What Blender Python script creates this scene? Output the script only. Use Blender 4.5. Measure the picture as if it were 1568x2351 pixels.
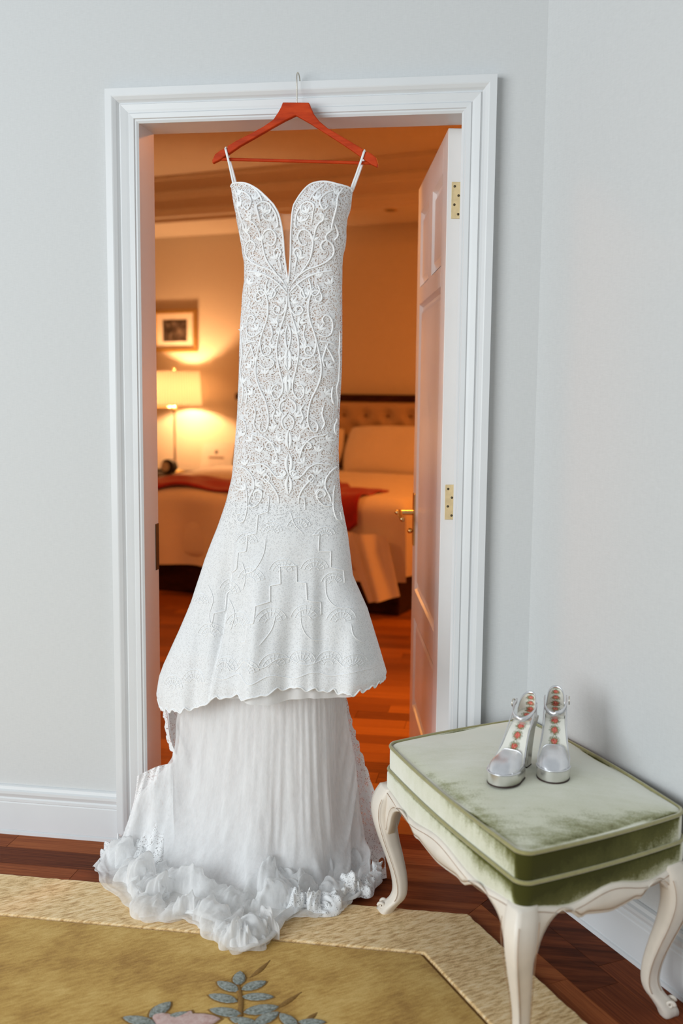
import bpy, bmesh, math, random
import numpy as np
from mathutils import Vector, Matrix

random.seed(7)
scene = bpy.context.scene
for o in list(bpy.data.objects):
    bpy.data.objects.remove(o)

# ------------------------------------------------------------------ camera, world, daylight, exposure
FPX, YAW, PITCH, ROLL = 2374.28, -0.15833, -0.11845, 0.009465
CAM = np.array([1.0169, -2.8118, 1.3465])
fwd = np.array([math.sin(YAW)*math.cos(PITCH), math.cos(YAW)*math.cos(PITCH), math.sin(PITCH)])
rt = np.cross(fwd, [0, 0, 1]); rt /= np.linalg.norm(rt)
up = np.cross(rt, fwd)
rt, up = rt*math.cos(ROLL)+up*math.sin(ROLL), -rt*math.sin(ROLL)+up*math.cos(ROLL)
cd = bpy.data.cameras.new('camera')
cam = bpy.data.objects.new('camera', cd)
scene.collection.objects.link(cam)
M = Matrix(((rt[0], up[0], -fwd[0], CAM[0]), (rt[1], up[1], -fwd[1], CAM[1]), (rt[2], up[2], -fwd[2], CAM[2]), (0, 0, 0, 1)))
cam.matrix_world = M
cd.sensor_fit = 'VERTICAL'; cd.sensor_height = 36.0; cd.sensor_width = 24.0
cd.lens = FPX/2351*36.0
cd.clip_start = 0.05
cd.dof.use_dof = True
cd.dof.focus_distance = 2.80
cd.dof.aperture_fstop = 2.2
scene.camera = cam

world = bpy.data.worlds.new('world'); scene.world = world
world.use_nodes = True
bgn = world.node_tree.nodes['Background']
bgn.inputs[0].default_value = (0.88, 0.95, 1.0, 1)
bgn.inputs[1].default_value = 0.36


def area_light(name, loc, target, sx, sy, power, color):
    l = bpy.data.lights.new(name, 'AREA'); l.shape = 'RECTANGLE'; l.size = sx; l.size_y = sy
    l.energy = power; l.color = color
    o = bpy.data.objects.new(name, l); scene.collection.objects.link(o)
    o.location = loc
    o.rotation_euler = (Vector(target)-Vector(loc)).to_track_quat('-Z', 'Y').to_euler()
    return o


# daylight of the tall windows in the sitting room, behind and to the left of the photographer
area_light('window_daylight', (-2.5, -4.5, 1.8), (0.5, 0.0, 0.8), 4.0, 2.6, 232, (0.90, 0.965, 1.0))

vs = scene.view_settings
vs.view_transform = 'Standard'; vs.look = 'None'; vs.exposure = 0.0; vs.gamma = 1.0
vs.use_curve_mapping = False


# ------------------------------------------------------------------ measuring helpers (surveyed from the photograph)
def ray(x, y):
    return fwd + rt*(x-784)/FPX - up*(y-1175.5)/FPX
def onY(x, y, Y):
    d = ray(x, y); return CAM + d*(Y-CAM[1])/d[1]
def onZ(x, y, Z):
    d = ray(x, y); return CAM + d*(Z-CAM[2])/d[2]


# ------------------------------------------------------------------ object helpers
origin = {}
def link(o):
    scene.collection.objects.link(o); return o
def tag(o, label=None, cat=None, group=None, kind=None):
    if label: o['label'] = label
    if cat: o['category'] = cat
    if group: o['group'] = group
    if kind: o['kind'] = kind
    return o
def empty(name, loc, label=None, cat=None, group=None, kind=None):
    o = bpy.data.objects.new(name, None); link(o); o.location = loc
    o.empty_display_size = 0.05
    origin[o.name] = np.array(loc, float)
    return tag(o, label, cat, group, kind)
def setparent(o, parent):
    o.parent = parent
def obj(name, verts, faces, mat, parent=None, smooth=True, org=None, auto=None):
    """verts in world coordinates"""
    if parent is not None: og = origin[parent.name]
    else: og = np.array(org if org is not None else (0, 0, 0), float)
    v = np.asarray(verts, float)-og
    me = bpy.data.meshes.new(name)
    me.from_pydata([tuple(a) for a in v], [], [tuple(int(i) for i in f) for f in faces])
    me.validate(); me.update()
    bm = bmesh.new(); bm.from_mesh(me); bmesh.ops.recalc_face_normals(bm, faces=bm.faces); bm.to_mesh(me); bm.free()
    if smooth:
        me.polygons.foreach_set('use_smooth', [True]*len(me.polygons))
    if auto is not None:
        try: me.set_sharp_from_angle(angle=math.radians(auto))
        except Exception: pass
    me.materials.append(mat)
    o = bpy.data.objects.new(name, me); link(o)
    if parent is not None: setparent(o, parent)
    else: o.location = og
    origin[o.name] = og
    return o
def mjoin(*parts):
    V = []; F = []; n = 0
    for v, f in parts:
        v = np.asarray(v, float); V.append(v); F += [tuple(i+n for i in q) for q in f]; n += len(v)
    return np.concatenate(V), F
def box(x0, x1, y0, y1, z0, z1):
    v = [(x, y, z) for z in (z0, z1) for y in (y0, y1) for x in (x0, x1)]
    f = [(0, 2, 3, 1), (4, 5, 7, 6), (0, 1, 5, 4), (2, 6, 7, 3), (0, 4, 6, 2), (1, 3, 7, 5)]
    return np.array(v, float), f
def bbox(x0, x1, y0, y1, z0, z1, b=0.004, seg=2):
    bm = bmesh.new()
    bmesh.ops.create_cube(bm, size=1)
    for v in bm.verts:
        v.co = Vector((x0+(v.co.x+.5)*(x1-x0), y0+(v.co.y+.5)*(y1-y0), z0+(v.co.z+.5)*(z1-z0)))
    b = min(b, .45*min(abs(x1-x0), abs(y1-y0), abs(z1-z0)))
    bmesh.ops.bevel(bm, geom=list(bm.edges), offset=b, segments=seg, profile=.5, affect='EDGES')
    bm.verts.index_update()
    r = np.array([tuple(v.co) for v in bm.verts]), [tuple(v.index for v in f.verts) for f in bm.faces]
    bm.free(); return r
def xf(vf, O, a, b, c=(0, 0, 1)):
    v, f = vf; a = np.array(a); b = np.array(b); c = np.array(c)
    return np.array(O)+v[:, :1]*a+v[:, 1:2]*b+v[:, 2:3]*c, f
def crom(P, n=8, closed=False):
    P = np.asarray(P, float); out = []
    N = len(P)
    rng = N if closed else N-1
    for i in range(rng):
        if closed: p0, p1, p2, p3 = P[(i-1) % N], P[i], P[(i+1) % N], P[(i+2) % N]
        else: p0, p1, p2, p3 = P[max(i-1, 0)], P[i], P[i+1], P[min(i+2, N-1)]
        for k in range(n):
            t = k/n
            out.append(.5*((2*p1)+(-p0+p2)*t+(2*p0-5*p1+4*p2-p3)*t*t+(-p0+3*p1-3*p2+p3)*t**3))
    if not closed: out.append(P[-1])
    return np.array(out)
def tube(path, r, n=8, closed=False, cap=True, taper=None, flat=None):
    """r scalar or array; flat=(dir, factor) squashes the section along dir"""
    P = np.asarray(path, float); N = len(P)
    R = np.broadcast_to(np.asarray(r, float), (N,)).copy()
    if taper:
        t = np.linspace(0, 1, N); R *= np.clip(np.minimum(t, 1-t)/taper, .25, 1)
    if closed: T = np.roll(P, -1, 0)-np.roll(P, 1, 0)
    else: T = np.gradient(P, axis=0)
    T /= np.linalg.norm(T, axis=1)[:, None]+1e-12
    nrm = np.cross(T[0], (0, 0, 1.0))
    if np.linalg.norm(nrm) < .1: nrm = np.cross(T[0], (1.0, 0, 0))
    nrm /= np.linalg.norm(nrm)
    V = []
    for i in range(N):
        nrm = nrm-T[i]*(nrm@T[i]); nrm /= np.linalg.norm(nrm)+1e-12
        b = np.cross(T[i], nrm)
        for k in range(n):
            a = 2*math.pi*k/n
            off = (nrm*math.cos(a)+b*math.sin(a))*R[i]
            if flat is not None:
                d = np.asarray(flat[0], float); off = off-d*(off@d)*(1-flat[1])
            V.append(P[i]+off)
    F = []
    for i in range(N if closed else N-1):
        j = (i+1) % N
        for k in range(n):
            F.append((i*n+k, i*n+(k+1) % n, j*n+(k+1) % n, j*n+k))
    if cap and not closed:
        F.append(tuple(range(n))[::-1]); F.append(tuple(range((N-1)*n, N*n)))
    return np.array(V), F
def grid(P, closeu=False):
    """P (rows, cols, 3)"""
    m, n = P.shape[:2]
    F = []
    for i in range(m-1):
        for j in range(n if closeu else n-1):
            k = (j+1) % n
            F.append((i*n+j, i*n+k, (i+1)*n+k, (i+1)*n+j))
    return P.reshape(-1, 3), F
def lathe(prof, c, n=32):
    c = np.array(c, float)
    P = np.array([[(c[0]+r*math.cos(2*math.pi*k/n), c[1]+r*math.sin(2*math.pi*k/n), c[2]+z) for k in range(n)] for r, z in prof])
    v, f = grid(P, True)
    m = len(prof)
    f = f+[tuple(range(n))[::-1], tuple(range((m-1)*n, m*n))]
    return v, f
def extr(poly, d, bev=0.0):
    """poly: Nx3 planar loop, extruded along vector d"""
    P = np.asarray(poly, float); d = np.array(d, float); n = len(P)
    V = np.concatenate([P, P+d])
    F = [tuple(range(n))[::-1], tuple(range(n, 2*n))]+[(i, (i+1) % n, n+(i+1) % n, n+i) for i in range(n)]
    return V, F
def bevel_obj(o, w, seg=2, ang=35):
    m = o.modifiers.new('bevel', 'BEVEL'); m.width = w; m.segments = seg; m.limit_method = 'ANGLE'; m.angle_limit = math.radians(ang)
    return o
def uvset(o, uv):
    me = o.data; l = me.uv_layers.new(name='UVMap')
    idx = np.empty(len(me.loops), dtype=np.int32); me.loops.foreach_get('vertex_index', idx)
    l.data.foreach_set('uv', np.asarray(uv, float)[idx].ravel())


# ------------------------------------------------------------------ materials
def newmat(name):
    m = bpy.data.materials.new(name); m.use_nodes = True
    nt = m.node_tree; b = nt.nodes['Principled BSDF']
    return m, nt, b
def N(nt, t, **kw):
    n = nt.nodes.new(t)
    for k, v in kw.items():
        if k.startswith('i_'): n.inputs[k[2:].replace('_', ' ')].default_value = v
        else: setattr(n, k, v)
    return n
def ramp(nt, fac, stops):
    r = nt.nodes.new('ShaderNodeValToRGB')
    e = r.color_ramp.elements
    while len(e) > 1: e.remove(e[-1])
    e[0].position = stops[0][0]; e[0].color = tuple(stops[0][1])+(1,)
    for p, c in stops[1:]:
        q = e.new(p); q.color = tuple(c)+(1,)
    nt.links.new(fac, r.inputs[0]); return r.outputs[0]
def coords(nt, scale=(1, 1, 1), rot=(0, 0, 0), which='Object'):
    t = nt.nodes.new('ShaderNodeTexCoord'); mp = nt.nodes.new('ShaderNodeMapping')
    mp.inputs['Scale'].default_value = scale; mp.inputs['Rotation'].default_value = rot
    nt.links.new(t.outputs[which], mp.inputs[0]); return mp.outputs[0]
def noise(nt, vec, scale, detail=4, rough=.55):
    n = N(nt, 'ShaderNodeTexNoise'); n.inputs['Scale'].default_value = scale
    n.inputs['Detail'].default_value = detail; n.inputs['Roughness'].default_value = rough
    if vec is not None: nt.links.new(vec, n.inputs['Vector'])
    return n.outputs['Fac']
def bump(nt, b, h, strength=.2, dist=.002):
    n = N(nt, 'ShaderNodeBump'); n.inputs['Strength'].default_value = strength; n.inputs['Distance'].default_value = dist
    nt.links.new(h, n.inputs['Height']); nt.links.new(n.outputs[0], b.inputs['Normal'])
def math_(nt, op, a, b=None, clamp=False):
    n = N(nt, 'ShaderNodeMath'); n.operation = op; n.use_clamp = clamp
    for i, x in enumerate((a, b)):
        if x is None: continue
        if isinstance(x, (int, float)): n.inputs[i].default_value = x
        else: nt.links.new(x, n.inputs[i])
    return n.outputs[0]
def mixc(nt, f, a, b):
    n = N(nt, 'ShaderNodeMix'); n.data_type = 'RGBA'
    for s, x in ((n.inputs[0], f), (n.inputs[6], a), (n.inputs[7], b)):
        if isinstance(x, (int, float)): s.default_value = x
        elif isinstance(x, tuple): s.default_value = x+(1,) if len(x) == 3 else x
        else: nt.links.new(x, s)
    return n.outputs[2]
def simple(name, col, rough=.5, metal=0.0, var=.04, scale=30, bmp=0.0, spec=None, sheen=0.0):
    m, nt, b = newmat(name)
    c = noise(nt, coords(nt), scale, 3)
    nt.links.new(ramp(nt, c, [(.3, tuple(x*(1-var) for x in col)), (.7, tuple(min(1, x*(1+var)) for x in col))]), b.inputs['Base Color'])
    b.inputs['Roughness'].default_value = rough; b.inputs['Metallic'].default_value = metal
    if spec is not None: b.inputs['Specular IOR Level'].default_value = spec
    if sheen: b.inputs['Sheen Weight'].default_value = sheen
    if bmp: bump(nt, b, c, bmp)
    return m

def m_wallpaper(name, col):
    m, nt, b = newmat(name)
    n1 = noise(nt, coords(nt, (60, 60, 520)), 1, 4, .6)
    n2 = noise(nt, coords(nt, (350, 350, 40)), 1, 3, .6)
    h = math_(nt, 'ADD', math_(nt, 'MULTIPLY', n1, .65), math_(nt, 'MULTIPLY', n2, .35))
    nt.links.new(ramp(nt, h, [(.35, tuple(x*.945 for x in col)), (.65, tuple(x*1.02 for x in col))]), b.inputs['Base Color'])
    b.inputs['Roughness'].default_value = .75; b.inputs['Specular IOR Level'].default_value = .25
    bump(nt, b, h, .12, .001)
    return m
def m_wood(name, dark, mid, lite, rough=.28, stretch=(2.2, 26, 26), uvdir='Object', bands=1.0, spec=.12):
    m, nt, b = newmat(name)
    oi = N(nt, 'ShaderNodeObjectInfo')
    vec = coords(nt, stretch, which=uvdir)
    off = N(nt, 'ShaderNodeVectorMath'); off.operation = 'ADD'
    cx = N(nt, 'ShaderNodeCombineXYZ')
    nt.links.new(math_(nt, 'MULTIPLY', oi.outputs['Random'], 60), cx.inputs[0]); nt.links.new(math_(nt, 'MULTIPLY', oi.outputs['Random'], 31), cx.inputs[1])
    nt.links.new(vec, off.inputs[0]); nt.links.new(cx.outputs[0], off.inputs[1])
    n1 = noise(nt, off.outputs[0], 1.0, 6, .62)
    n2 = noise(nt, off.outputs[0], 6.0, 4, .6)
    h = math_(nt, 'ADD', math_(nt, 'MULTIPLY', n1, .75), math_(nt, 'MULTIPLY', n2, .25))
    h2 = math_(nt, 'ADD', h, math_(nt, 'MULTIPLY', math_(nt, 'SUBTRACT', oi.outputs['Random'], .5), .30*bands))
    nt.links.new(ramp(nt, h2, [(.28, dark), (.5, mid), (.75, lite)]), b.inputs['Base Color'])
    b.inputs['Roughness'].default_value = rough; b.inputs['Specular IOR Level'].default_value = spec
    bump(nt, b, n2, .04, .001)
    return m

WALL = m_wallpaper('linen_wallpaper', (.640, .648, .646))
TRIM = simple('white_satin_paint', (.71, .722, .73), .38, var=.015, scale=8)
DOORP = simple('white_door_paint', (.80, .80, .79), .33, var=.02, scale=6)
FLOORW = m_wood('red_brown_floorboards', (.075, .017, .006), (.22, .054, .018), (.42, .125, .040), .45, spec=.05)
FLOORB = m_wood('honey_floorboards', (.11, .030, .006), (.27, .090, .016), (.44, .17, .030), .38, spec=.3)
SUBF = simple('dark_joint', (.012, .006, .004), .8)
BWALL = m_wallpaper('cream_bedroom_wallpaper', (.72, .66, .56))
BCEIL = simple('bedroom_ceiling_paint', (.74, .68, .60), .8, var=.02, scale=3)
BRASS = simple('polished_brass', (.72, .55, .26), .25, 1.0, var=.08, scale=40)
BRASSP = simple('pale_lacquered_brass', (.80, .66, .38), .38, .75, var=.08, scale=60)
DARKM = simple('dark_screw_metal', (.10, .08, .05), .4, .8)
BLACK = simple('black_plastic', (.012, .011, .011), .4)
HANG = m_wood('cherry_stained_wood', (.30, .022, .004), (.52, .048, .008), (.64, .080, .014), .5, (6, 40, 40), bands=.1)
STEEL = simple('brushed_steel_wire', (.72, .66, .56), .3, 1.0)
DARKW = m_wood('dark_mahogany', (.012, .004, .002), (.035, .011, .006), (.07, .022, .010), .35, (3, 30, 30), bands=.3)
BED = simple('white_cotton_bedding', (.78, .74, .70), .85, var=.03, scale=5, sheen=.2)
HEADB = simple('tan_upholstery', (.50, .38, .26), .8, var=.06, scale=40, sheen=.2)
BUTN = simple('dark_tan_buttons', (.16, .10, .06), .8)
RED = simple('red_wool_throw', (.30, .003, .008), .85, var=.15, scale=60, sheen=.3)
GOLD = simple('gilt_frame', (.48, .30, .10), .4, .5, var=.1, scale=40)
MATB = simple('cream_mat_board', (.80, .74, .64), .8)
CARD = simple('white_card', (.60, .56, .50), .8)
CREAM = simple('cream_distressed_paint', (.78, .71, .62), .42, var=.06, scale=14, bmp=.03)
GLAZE = simple('brown_antique_glaze', (.36, .22, .13), .6, var=.2, scale=50)
SILVER = simple('silver_leather', (.80, .80, .82), .30, .72, var=.04, scale=70, bmp=.05)
SILVERP = simple('silver_platform_leather', (.74, .73, .70), .26, .85, var=.08, scale=50)
SOLE = simple('dark_brown_sole', (.035, .016, .012), .55)
THREAD = simple('white_embroidery_thread', (.93, .93, .93), .65, var=.03, scale=400, bmp=.3, sheen=.15)
SATIN = simple('white_satin_ribbon', (.86, .86, .85), .45, var=.02)

def m_print():
    m, nt, b = newmat('dark_monochrome_print')
    n = noise(nt, coords(nt, (14, 14, 14)), 1.0, 5, .65)
    nt.links.new(ramp(nt, n, [(.35, (.02, .014, .012)), (.5, (.07, .05, .04)), (.62, (.22, .17, .14)), (.8, (.05, .035, .03))]), b.inputs['Base Color'])
    b.inputs['Roughness'].default_value = .4
    return m
PRINT = m_print()

def m_shade():
    m, nt, b = newmat('pleated_lamp_shade')
    out = nt.nodes['Material Output']; nt.nodes.remove(b)
    d = N(nt, 'ShaderNodeBsdfDiffuse'); t = N(nt, 'ShaderNodeBsdfTranslucent'); mx = N(nt, 'ShaderNodeMixShader')
    d.inputs[0].default_value = (.80, .72, .60, 1); t.inputs[0].default_value = (.17, .14, .105, 1)
    mx.inputs[0].default_value = .6
    nt.links.new(d.outputs[0], mx.inputs[1]); nt.links.new(t.outputs[0], mx.inputs[2]); nt.links.new(mx.outputs[0], out.inputs[0])
    return m
SHADE = m_shade()

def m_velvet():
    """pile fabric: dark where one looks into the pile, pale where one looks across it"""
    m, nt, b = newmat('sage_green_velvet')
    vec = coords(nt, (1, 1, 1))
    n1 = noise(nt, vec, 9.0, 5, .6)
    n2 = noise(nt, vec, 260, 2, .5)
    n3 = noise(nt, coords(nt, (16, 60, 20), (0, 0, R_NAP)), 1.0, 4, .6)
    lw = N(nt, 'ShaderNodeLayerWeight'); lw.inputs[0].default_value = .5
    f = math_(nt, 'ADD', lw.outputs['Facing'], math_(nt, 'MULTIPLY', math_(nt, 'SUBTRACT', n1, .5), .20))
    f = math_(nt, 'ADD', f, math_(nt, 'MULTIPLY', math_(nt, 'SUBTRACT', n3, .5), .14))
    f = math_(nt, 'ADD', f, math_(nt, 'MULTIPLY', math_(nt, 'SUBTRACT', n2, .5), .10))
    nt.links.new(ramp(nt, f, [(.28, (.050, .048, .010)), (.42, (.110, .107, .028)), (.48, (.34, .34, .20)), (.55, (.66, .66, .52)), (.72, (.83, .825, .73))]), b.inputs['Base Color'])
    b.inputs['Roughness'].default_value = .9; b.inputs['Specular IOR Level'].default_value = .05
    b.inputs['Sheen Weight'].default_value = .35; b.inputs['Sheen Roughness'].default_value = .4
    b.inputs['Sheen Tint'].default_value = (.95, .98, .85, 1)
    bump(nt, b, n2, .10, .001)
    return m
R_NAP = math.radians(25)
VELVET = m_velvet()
PIPING = simple('olive_velvet_piping', (.30, .27, .10), .7, var=.1, scale=90, sheen=.6)

RUGANG = math.radians(38)
def m_rug(name, c0, c1, c2, ridges, blotch=.4):
    m, nt, b = newmat(name)
    vec = coords(nt, (1, 1, 1), (0, 0, -RUGANG))
    sep = N(nt, 'ShaderNodeMapping'); sep.inputs['Scale'].default_value = (34, 135, 60)
    nt.links.new(vec, sep.inputs[0])
    streak = noise(nt, sep.outputs[0], 1.0, 4, .6)
    fine = noise(nt, vec, 520, 2, .6)
    big = noise(nt, vec, 5.5, 4, .55)
    h = math_(nt, 'ADD', math_(nt, 'MULTIPLY', streak, ridges), math_(nt, 'MULTIPLY', fine, .30))
    h = math_(nt, 'ADD', h, math_(nt, 'MULTIPLY', big, blotch))
    tot = ridges+.30+blotch
    h = math_(nt, 'DIVIDE', h, tot)
    nt.links.new(ramp(nt, h, [(.38, c0), (.5, c1), (.61, c2)]), b.inputs['Base Color'])
    b.inputs['Roughness'].default_value = .95; b.inputs['Specular IOR Level'].default_value = .1
    b.inputs['Sheen Weight'].default_value = .25; b.inputs['Sheen Roughness'].default_value = .5
    b.inputs['Sheen Tint'].default_value = (1, .9, .7, 1)
    bump(nt, b, h, .42, .006)
    return m
RUGF = m_rug('gold_wool_pile', (.30, .14, .022), (.53, .31, .070), (.69, .46, .15), .34, .60)
RUGB = m_rug('ridged_beige_gold_pile', (.46, .255, .095), (.82, .57, .28), (.95, .74, .46), .80, .18)
RUGG = simple('carved_groove_pile', (.26, .135, .03), .95, var=.2, scale=200)
RUGL = m_rug('grey_green_leaf_pile', (.12, .13, .105), (.26, .29, .27), (.44, .48, .47), .2, .9)
RUGP = m_rug('pink_petal_pile', (.50, .28, .25), (.66, .45, .42), (.74, .58, .54), .2, .6)

def m_floral():
    m, nt, b = newmat('rose_printed_insole')
    uv = coords(nt, (1, 1, 1), which='UV')
    w = N(nt, 'ShaderNodeTexNoise'); w.inputs['Scale'].default_value = 34; w.inputs['Detail'].default_value = 3
    nt.links.new(uv, w.inputs['Vector'])
    sx = N(nt, 'ShaderNodeSeparateXYZ'); nt.links.new(uv, sx.inputs[0])
    u = math_(nt, 'SUBTRACT', sx.outputs[0], .5)
    v = math_(nt, 'SUBTRACT', math_(nt, 'FRACT', math_(nt, 'MULTIPLY', sx.outputs[1], 11.0)), .5)
    wob = math_(nt, 'MULTIPLY', math_(nt, 'SUBTRACT', w.outputs['Fac'], .5), 1.1)
    r = math_(nt, 'SQRT', math_(nt, 'ADD', math_(nt, 'POWER', math_(nt, 'MULTIPLY', u, 2.6), 2.0), math_(nt, 'POWER', math_(nt, 'MULTIPLY', v, 1.15), 2.0)))
    rr = math_(nt, 'ADD', r, wob)
    base = (.78, .76, .68)
    petal = ramp(nt, w.outputs['Fac'], [(.35, (.40, .03, .03)), (.5, (.68, .12, .09)), (.65, (.85, .36, .26))])
    leaf = ramp(nt, w.outputs['Fac'], [(.42, (.78, .76, .68)), (.5, (.12, .15, .06)), (.62, (.30, .26, .10))])
    isr = math_(nt, 'LESS_THAN', rr, .30)
    isl = math_(nt, 'LESS_THAN', math_(nt, 'ADD', r, math_(nt, 'MULTIPLY', wob, 1.5)), .62)
    c = mixc(nt, isl, base, leaf); c = mixc(nt, isr, c, petal)
    nt.links.new(c, b.inputs['Base Color']); b.inputs['Roughness'].default_value = .45
    return m
FLORAL = m_floral()

def m_lace(name, col, cell, thread, motif_scale, motif_lo, minalpha=0.0, transl=.12, zf=None):
    """white lace: real holes between threads, closed where the motifs are"""
    m, nt, b = newmat(name)
    out = nt.nodes['Material Output']; nt.nodes.remove(b)
    vec = coords(nt)
    w = N(nt, 'ShaderNodeTexNoise'); w.inputs['Scale'].default_value = 55; w.inputs['Detail'].default_value = 2
    nt.links.new(vec, w.inputs['Vector'])
    vm = N(nt, 'ShaderNodeVectorMath'); vm.operation = 'MULTIPLY_ADD'; vm.inputs[1].default_value = (.012, .012, .012)
    nt.links.new(w.outputs['Color'], vm.inputs[0]); nt.links.new(vec, vm.inputs[2])
    v1 = N(nt, 'ShaderNodeTexVoronoi'); v1.feature = 'DISTANCE_TO_EDGE'; v1.inputs['Scale'].default_value = cell
    nt.links.new(vm.outputs[0], v1.inputs['Vector'])
    v2 = N(nt, 'ShaderNodeTexVoronoi'); v2.feature = 'DISTANCE_TO_EDGE'; v2.inputs['Scale'].default_value = cell*.36
    nt.links.new(vm.outputs[0], v2.inputs['Vector'])
    t1 = math_(nt, 'LESS_THAN', v1.outputs['Distance'], thread)
    # medallions: rings and spokes around scattered centres
    v3 = N(nt, 'ShaderNodeTexVoronoi'); v3.feature = 'F1'; v3.inputs['Scale'].default_value = 34
    nt.links.new(vm.outputs[0], v3.inputs['Vector'])
    rg = math_(nt, 'SINE', math_(nt, 'MULTIPLY', v3.outputs['Distance'], 34.0))
    t2 = math_(nt, 'GREATER_THAN', rg, .62)
    t3 = math_(nt, 'LESS_THAN', v2.outputs['Distance'], thread*.5)
    t2 = math_(nt, 'MAXIMUM', t2, t3)
    mo = noise(nt, vec, motif_scale, 5, .6)
    mo2 = math_(nt, 'GREATER_THAN', mo, motif_lo)
    a = math_(nt, 'MAXIMUM', math_(nt, 'MAXIMUM', t1, t2), mo2)
    if zf:
        sz = N(nt, 'ShaderNodeSeparateXYZ'); nt.links.new(vec, sz.inputs[0])
        mr = N(nt, 'ShaderNodeMapRange'); mr.inputs[1].default_value = zf[0]; mr.inputs[2].default_value = zf[1]; mr.inputs[3].default_value = minalpha; mr.inputs[4].default_value = 0
        mr.interpolation_type = 'SMOOTHSTEP'
        nt.links.new(sz.outputs[2], mr.inputs[0]); minalpha = mr.outputs[0]
    a = math_(nt, 'MAXIMUM', a, minalpha)
    d = N(nt, 'ShaderNodeBsdfDiffuse'); d.inputs[0].default_value = col+(1,)
    tr = N(nt, 'ShaderNodeBsdfTranslucent'); tr.inputs[0].default_value = col+(1,)
    mx = N(nt, 'ShaderNodeMixShader'); mx.inputs[0].default_value = transl
    nt.links.new(d.outputs[0], mx.inputs[1]); nt.links.new(tr.outputs[0], mx.inputs[2])
    tp = N(nt, 'ShaderNodeBsdfTransparent'); m2 = N(nt, 'ShaderNodeMixShader')
    nt.links.new(a, m2.inputs[0]); nt.links.new(tp.outputs[0], m2.inputs[1]); nt.links.new(mx.outputs[0], m2.inputs[2])
    nt.links.new(m2.outputs[0], out.inputs[0])
    hh = math_(nt, 'ADD', math_(nt, 'ADD', t1, t2), math_(nt, 'MULTIPLY', mo, 2.0))
    bp = N(nt, 'ShaderNodeBump'); bp.inputs['Strength'].default_value = .35; bp.inputs['Distance'].default_value = .0012
    nt.links.new(hh, bp.inputs['Height']); nt.links.new(bp.outputs[0], d.inputs['Normal'])
    return m
LACE = m_lace('bodice_lace', (.88, .88, .885), 175, .095, 60, .60)
LACES = m_lace('skirt_lace', (.90, .905, .91), 175, .095, 60, .60, .80, zf=(.90, 1.14))
LACEB = m_lace('back_lace', (.93, .935, .94), 170, .14, 50, .54, .40)
LACEH = m_lace('hem_lace', (.93, .935, .94), 170, .16, 60, .54, .35)
NUDE = simple('nude_lining', (.80, .66, .575), .7, var=.05, scale=20)
IVORY = simple('ivory_underskirt', (.84, .82, .81), .75, var=.02, scale=20)

def m_tulle(name, col, alpha_lo, alpha_hi, stretch, transl=.4):
    m, nt, b = newmat(name)
    out = nt.nodes['Material Output']; nt.nodes.remove(b)
    n1 = noise(nt, coords(nt, stretch), 1.0, 5, .6)
    mr = N(nt, 'ShaderNodeMapRange'); mr.inputs[1].default_value = .32; mr.inputs[2].default_value = .68
    mr.inputs[3].default_value = alpha_lo; mr.inputs[4].default_value = alpha_hi
    nt.links.new(n1, mr.inputs[0])
    lw = N(nt, 'ShaderNodeLayerWeight'); lw.inputs[0].default_value = .35
    a = math_(nt, 'ADD', mr.outputs[0], math_(nt, 'MULTIPLY', lw.outputs['Facing'], .45), True)
    d = N(nt, 'ShaderNodeBsdfDiffuse'); d.inputs[0].default_value = col+(1,)
    tr = N(nt, 'ShaderNodeBsdfTranslucent'); tr.inputs[0].default_value = col+(1,)
    mx = N(nt, 'ShaderNodeMixShader'); mx.inputs[0].default_value = transl
    nt.links.new(d.outputs[0], mx.inputs[1]); nt.links.new(tr.outputs[0], mx.inputs[2])
    tp = N(nt, 'ShaderNodeBsdfTransparent'); m2 = N(nt, 'ShaderNodeMixShader')
    nt.links.new(a, m2.inputs[0]); nt.links.new(tp.outputs[0], m2.inputs[1]); nt.links.new(mx.outputs[0], m2.inputs[2])
    nt.links.new(m2.outputs[0], out.inputs[0])
    return m
TULLE = m_tulle('white_tulle', (.965, .965, .965), .38, .78, (26, 26, 5))
TULLE2 = m_tulle('dense_white_tulle', (.96, .96, .96), .78, .98, (26, 26, 5))
MESHN = m_tulle('sheer_nude_mesh', (.72, .55, .42), .28, .34, (200, 200, 200), .3)

# ------------------------------------------------------------------ setting: walls
W_OP, H_OP, JD = 0.8765, 2.06, 0.108        # doorway
XC, WA = 1.0892, 0.9935                     # corner and angle of the right wall
tw = np.array([math.cos(WA), -math.sin(WA), 0]); nw = np.array([-math.sin(WA), -math.cos(WA), 0])
CORN = np.array([XC, 0, 0])
def prismz(poly, z0, z1):
    return extr([(x, y, z0) for x, y in poly], (0, 0, z1-z0))
def struct(name, vf, mat, smooth=False, label=None):
    o = obj(name, vf[0], vf[1], mat, smooth=smooth); o['kind'] = 'structure'
    if label: o['label'] = label
    return o
HT = 3.1
struct('wall_back', mjoin(box(-3.2, -.02, 0, JD, 0, HT), box(W_OP+.02, XC+.02, 0, JD, 0, HT), box(-.02, W_OP+.02, 0, JD, H_OP+.02, HT)), WALL)
e = CORN+tw*3.4
back = -nw*.11
struct('wall_right', extr([CORN, e, e+back, CORN+back], (0, 0, HT)), WALL)

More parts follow.
